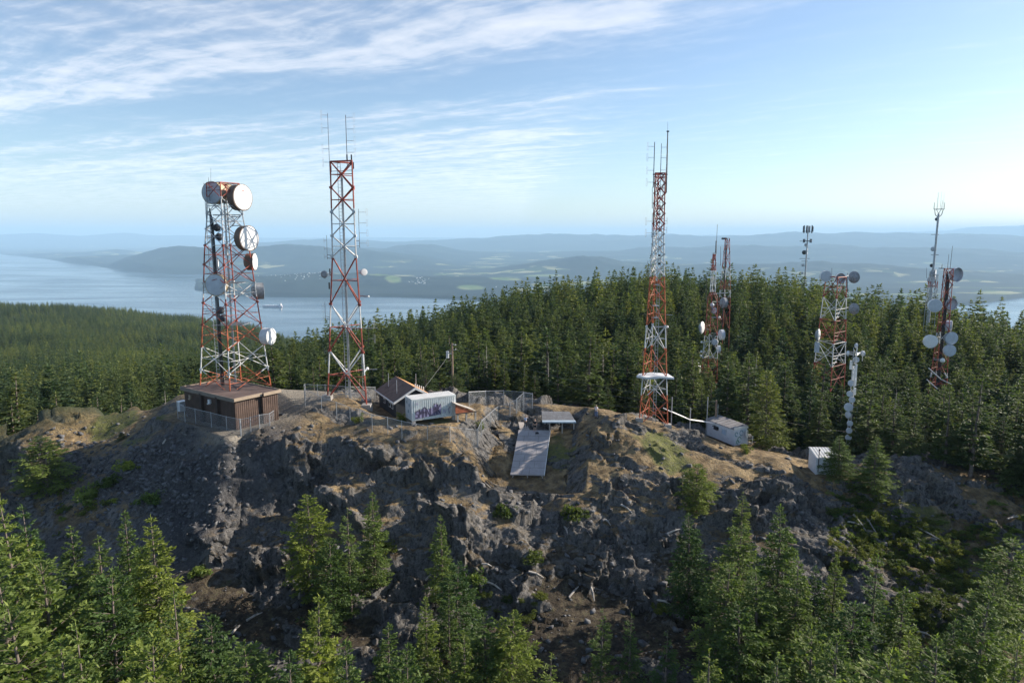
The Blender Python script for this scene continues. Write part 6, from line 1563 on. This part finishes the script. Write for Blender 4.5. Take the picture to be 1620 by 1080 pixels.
# shore towns: houses too many and small to count
rs_ = np.random.RandomState(5); mb = MB()
for cu, cv, su, sv, n in ((470, 454, 36, 4, 90), (512, 456, 8, 2, 25), (665, 457, 12, 2.5, 30), (750, 470, 30, 2.5, 40), (440, 446, 30, 5, 60), (830, 462, 40, 3, 40)):
    for k in range(n):
        u, v = cu+rs_.normal()*su*0.6, cv+rs_.normal()*sv*0.6
        if v > 466: continue
        p = on_z(u, v, SEA); h = FARBVH.ray_cast(Vector((p.x, p.y, 0)), Vector((0, 0, -1)))
        if h[0] is None or h[0].z < SEA+2: continue
        w = 8+rs_.rand()**2*14; mb.box((p.x, p.y, h[0].z+2.5), (w, w*0.7, 8), 0 if rs_.rand() < 0.5 else 1, Matrix.Rotation(rs_.rand()*3, 3, 'Z'))
o = mb.build('shore_town_houses', [RADW, SHR_WHITE]); tag(o, kind='stuff')
# ------------------------------------------------------------------ shrubs, logs, loose rock
def shrub_mesh(seed, n=900, leaf=(0.11, 0.05), fol=None, flat=0.75):
    rs = np.random.RandomState(seed); Q = []; T = []
    cl = [(rs.normal(size=3)*np.array([0.42, 0.42, 0.22])+np.array([0, 0, 0.5]), 0.22+0.25*rs.rand()) for _ in range(14)]
    for i in range(n):
        c0, r_ = cl[rs.randint(len(cl))]; d = rs.normal(size=3); d /= np.linalg.norm(d); c = c0+d*r_*(0.75+0.3*rs.rand())
        c[2] = max(0.03, c[2]*flat); ax = d+rs.normal(size=3)*0.6; ax /= np.linalg.norm(ax); sx = np.cross(ax, rs.normal(size=3)); sx /= np.linalg.norm(sx)
        l, w = leaf[0]*(0.7+0.7*rs.rand()), leaf[1]*(0.7+0.7*rs.rand()); Q.append((c-ax*l, c+sx*w, c+ax*l, c-sx*w)); T.append(min(1, max(0, d[2]*0.6+0.3)))
    Q = np.array(Q); me = bpy.data.meshes.new('foliage'); f = np.arange(len(Q)*4).reshape(-1, 4)
    me.vertices.add(len(Q)*4); me.vertices.foreach_set('co', Q.astype(np.float32).ravel()); me.loops.add(f.size); me.loops.foreach_set('vertex_index', f.astype(np.int32).ravel())
    me.polygons.add(len(f)); me.polygons.foreach_set('loop_start', np.arange(0, f.size, 4, dtype=np.int32)); me.update(calc_edges=True); me.materials.append(fol)
    a = me.attributes.new('tip', 'FLOAT', 'POINT'); a.data.foreach_set('value', np.repeat(np.array(T), 4).astype(np.float32)); return me
SM = [shrub_mesh(31, fol=SHRUB), shrub_mesh(32, n=700, fol=SHRUB, flat=1.1), shrub_mesh(33, n=900, fol=FOL_NEAR)]
stem = MB()
for k in range(6): stem.tube((0, 0, -0.1), (0.25*math.cos(k), 0.25*math.sin(k*1.3), 0.45), 0.025, 0.01, 4, caps=False)
STEM = stem.build('stem', BARK); STEMM = STEM.data; bpy.data.objects.remove(STEM)
def shrub(u, v, size, k, label, fall=78):
    q = hit(u, v, 45, 115, fall); e = empty('shrub', (q.x, q.y, gz(q.x, q.y)-0.1), label, 'shrub', rz=rng.random()*6); e.scale = (size, size, size)
    for nm, me in (('stem', STEMM), ('foliage', SM[k])):
        c = bpy.data.objects.new(nm, me); COL.objects.link(c); c.parent = e
    return c
src = []
for a in ((798, 812, 1.5, 0, 'yellowish shrub clinging to the cliff face below the launch ramp'), (909, 815, 1.6, 0, 'pale yellow-green shrub on the cliff right below the ramp'),
          (842, 885, 1.3, 0, 'small dry shrub low on the cliff in the centre'), (176, 765, 1.5, 0, 'pale straw-coloured shrub on the dark left flank'), (238, 792, 1.5, 2, 'dark green shrub on the left flank, right of the straw-coloured one'),
          (205, 740, 1.3, 2, 'low green bush on the slope below the left grass patch'), (140, 790, 1.8, 2, 'broad dark bush low on the left flank'), (610, 868, 1.3, 0, 'faint yellow shrub between the cliff firs'),
          (315, 905, 1.2, 2, 'small green bush at the foot of the grey cliff on the left'), (1180, 716, 0.9, 1, 'light green bush under the porch of the white cabin'), (760, 678, 0.8, 1, 'little green bush at the fence corner left of the ramp'),
          (566, 668, 0.8, 1, 'yellow-green tuft at the fence in front of the triangular mast'), (636, 667, 0.9, 1, 'bright green weed patch beside the left end of the container'), (745, 930, 1.4, 2, 'dark leafy bush among the pale logs in the centre'),
          (1050, 965, 1.2, 0, 'rusty dry bush on the brown soil right of the thin fir pair'), (1120, 960, 1.3, 0, 'dry bush beside the bare-trunked broad fir')):
    src.append(shrub(*a))
pts_u = []
for cu, cv, su, sv, n in ((1400, 850, 80, 50, 520), (1500, 900, 90, 70, 600), (1360, 800, 40, 35, 130), (1450, 980, 90, 60, 260), (1330, 860, 50, 30, 60), (120, 800, 80, 60, 60), (760, 950, 60, 30, 45), (1580, 830, 50, 40, 60), (1300, 1000, 120, 50, 120)):
    for k in range(n):
        u, v = rng.gauss(cu, su*0.55), rng.gauss(cv, sv*0.55)
        if (u < 1310 and cu > 1300 and v < 900) or rng.random() < 0.3: continue
        q = hit(u, v, 40, 98, 78)
        if q is None: continue
        s_ = 0.25+rng.random()**3*0.55
        pts_u.append((q.x, q.y, q.z-0.12, s_*0.8, s_*1.15))
instancer('slope_undergrowth', pts_u, [src[0], src[9], src[4]])
# loose stones broken off the crag
def stones(name, n, region, smin, smax, m):
    rs = np.random.RandomState(77); V = []; F = []
    base = np.array([(-1,-1,-1),(1,-1,-1),(1,1,-1),(-1,1,-1),(-1,-1,1),(1,-1,1),(1,1,1),(-1,1,1)])*0.5; fc = np.array([(3,2,1,0),(4,5,6,7),(0,1,5,4),(1,2,6,5),(2,3,7,6),(3,0,4,7)])
    for k in range(n):
        u, v = region(rs); d = P(u, v, 1.0).normalized(); h = BVH.ray_cast(Vector((0, 0, 0)), d)
        if h[0] is None or h[0].length > 112 or (abs(h[0].x-2.5) < 5 and 79 < h[0].y < 95): continue
        s_ = smin+(smax-smin)*rs.rand()**4; a, b = rs.rand()*6.28, rs.normal()*0.5; c_, s2 = math.cos(a), math.sin(a)
        p = (base+rs.normal(size=(8, 3))*0.13)*np.array([1.0, 0.8, 0.55])*s_*(1+0.4*rs.normal(size=3)*0.5); x, y = p[:, 0]*c_-p[:, 1]*s2, p[:, 0]*s2+p[:, 1]*c_; z = p[:, 2]+x*b*0.6
        V.append(np.stack([x+h[0].x, y+h[0].y, z+h[0].z+s_*0.08], 1)); F.append(fc+8*(len(V)-1))
    o = np_mesh(name, np.concatenate(V), np.concatenate(F), m, smooth=False); tag(o, kind='stuff')
STONE = mat('grey_stone', (0.115, 0.118, 0.125), 0.92, var=0.35, scale=0.7, dirt=((0.26, 0.25, 0.23), 0.6), bump=0.4)
stones('loose_rocks', 5200, lambda r: (r.uniform(-20, 1640), r.uniform(655, 1075)) if r.rand() < 0.6 else (r.normal()*90+220, r.normal()*45+760), 0.10, 0.62, STONE)

logs = [((673, 919), (701, 893), 'pale bare log leaning uphill beside the slender cliff fir'), ((769, 921), (794, 935), 'grey log lying slantwise left of centre at the cliff foot'), ((762, 893), (778, 897), 'short white stick above the slanting log in the centre'),
        ((900, 946), (915, 929), 'straight whitish log on brown soil right of centre'), ((473, 948), (476, 914), 'upright pale snag on the dark slope below the bushy cliff fir'), ((390, 983), (415, 970), 'bleached white log at the shaded cliff foot on the left'),
        ((366, 1004), (380, 990), 'short bleached piece below the bleached white log'), ((982, 799), (1000, 813), 'thin dead branch on the cliff right of the yellow-green shrub'), ((956, 822), (966, 832), 'tiny dead stick left of the thin dead branch'),
        ((893, 834), (898, 846), 'short upright stick under the cliff shrub'), ((1350, 815), (1376, 852), 'weathered log lying down the slope below the metal shed'), ((1362, 812), (1385, 842), 'second weathered log beside the one below the metal shed'),
        ((1340, 826), (1366, 834), 'short log across the rocks below the metal shed'), ((1450, 1000), (1474, 1008), 'pale fallen trunk in the undergrowth at lower right'), ((1410, 815), (1500, 862), 'long thin fallen pole across the green slope on the right'),
        ((1594, 822), (1612, 818), 'light log on the right slope below the fir at the edge'), ((836, 905), (860, 915), 'dead branch pile piece in the hollow, centre'), ((1040, 950), (1062, 958), 'thin grey log on brown soil near the thin fir pair'),
        ((1055, 846), (1076, 838), 'grey stick on the cliff left of the bright full fir'), ((935, 930), (940, 952), 'little dead stem standing on brown soil'), ((258, 703), (263, 696), 'white scrap of wood on the dark scree below the brown building')]
for (u0, v0), (u1, v1), lab in logs:
    a, b = hit(u0, v0, 40, 110, 66), hit(u1, v1, 40, 110, 66)
    if (b-a).length > 9: b = a+(b-a).normalized()*6
    a = a+Vector((0, 0, 0.12)); b = b+Vector((0, 0, 0.12)); mb = MB(); mid = a.lerp(b, 0.5)+Vector((0.05, 0, 0.12))
    mb.tube(a, mid, 0.12, 0.10, 7); mb.tube(mid, b, 0.10, 0.05, 7); mb.tube(mid, mid+Vector((0.25, -0.2, 0.35)), 0.035, 0.015, 4); mb.tube(a.lerp(b, .75), a.lerp(b, .75)+Vector((-0.2, 0.1, 0.3)), 0.025, 0.01, 4)
    mb.v = [(x-a.x, y-a.y, z-a.z) for x, y, z in mb.v]; o = mb.build('fallen_log', DEADWOOD, loc=a); tag(o, lab, 'log')

# ------------------------------------------------------------------ labels of the wood's trees
LM = [('left rock outcrop', 120, 668), ('brown building', 362, 625), ('drum mast', 372, 520), ('triangular mast', 556, 560), ('gabled house', 630, 612), ('shipping container', 685, 632), ('transformer pole', 716, 560), ('wire gate', 812, 645),
      ('flat grey platform', 882, 655), ('person in white', 943, 648), ('slim ice-shield mast', 1038, 590), ('dish-hung mast', 1121, 560), ('white cabin', 1145, 680), ('clean-trunked lone fir', 1217, 650), ('three-dish mast', 1315, 540),
      ('dish-lined white mast', 1348, 620), ('metal shed', 1302, 730), ('right lattice mast', 1490, 540), ('right rock outcrop', 1490, 735)]
from collections import defaultdict
grp = defaultdict(list); ORD = lambda n: '%d%s' % (n, 'th' if 10 <= n % 100 <= 20 else {1: 'st', 2: 'nd', 3: 'rd'}.get(n % 10, 'th'))
for e in TREES:
    h = max(v.co.z for v in e.children[0].data.vertices)*e.scale.z; u, v, d = project(e.location+Vector((0, 0, h)))
    k = min(LM, key=lambda a: math.hypot(u-a[1], v-a[2])); du, dv = u-k[1], k[2]-v
    s_ = ['right of', 'above right of', 'above', 'above left of', 'left of', 'below left of', 'below', 'below right of'][int(((math.degrees(math.atan2(dv, du))+382.5) % 360)//45)]
    shape = {MIDK[0].crown.name: 'full', MIDK[1].crown.name: 'slim', MIDK[2].crown.name: 'broad', MIDK[3].crown.name: 'ragged'}.get(next(c for c in e.children if c.name.startswith('crown')).data.name, 'distant')
    grp[(shape, s_, k[0])].append((math.hypot(du, dv), e))
for (shape, s_, k), L_ in grp.items():
    L_.sort(key=lambda a: a[0])
    for i, (_, e) in enumerate(L_):
        where = 'nearest one there' if i == 0 else '%s nearest there' % ORD(i+1)
        e['label'] = '%s forest fir with its tip %s the %s, %s' % (shape, s_, k, where); e['category'] = 'tree'
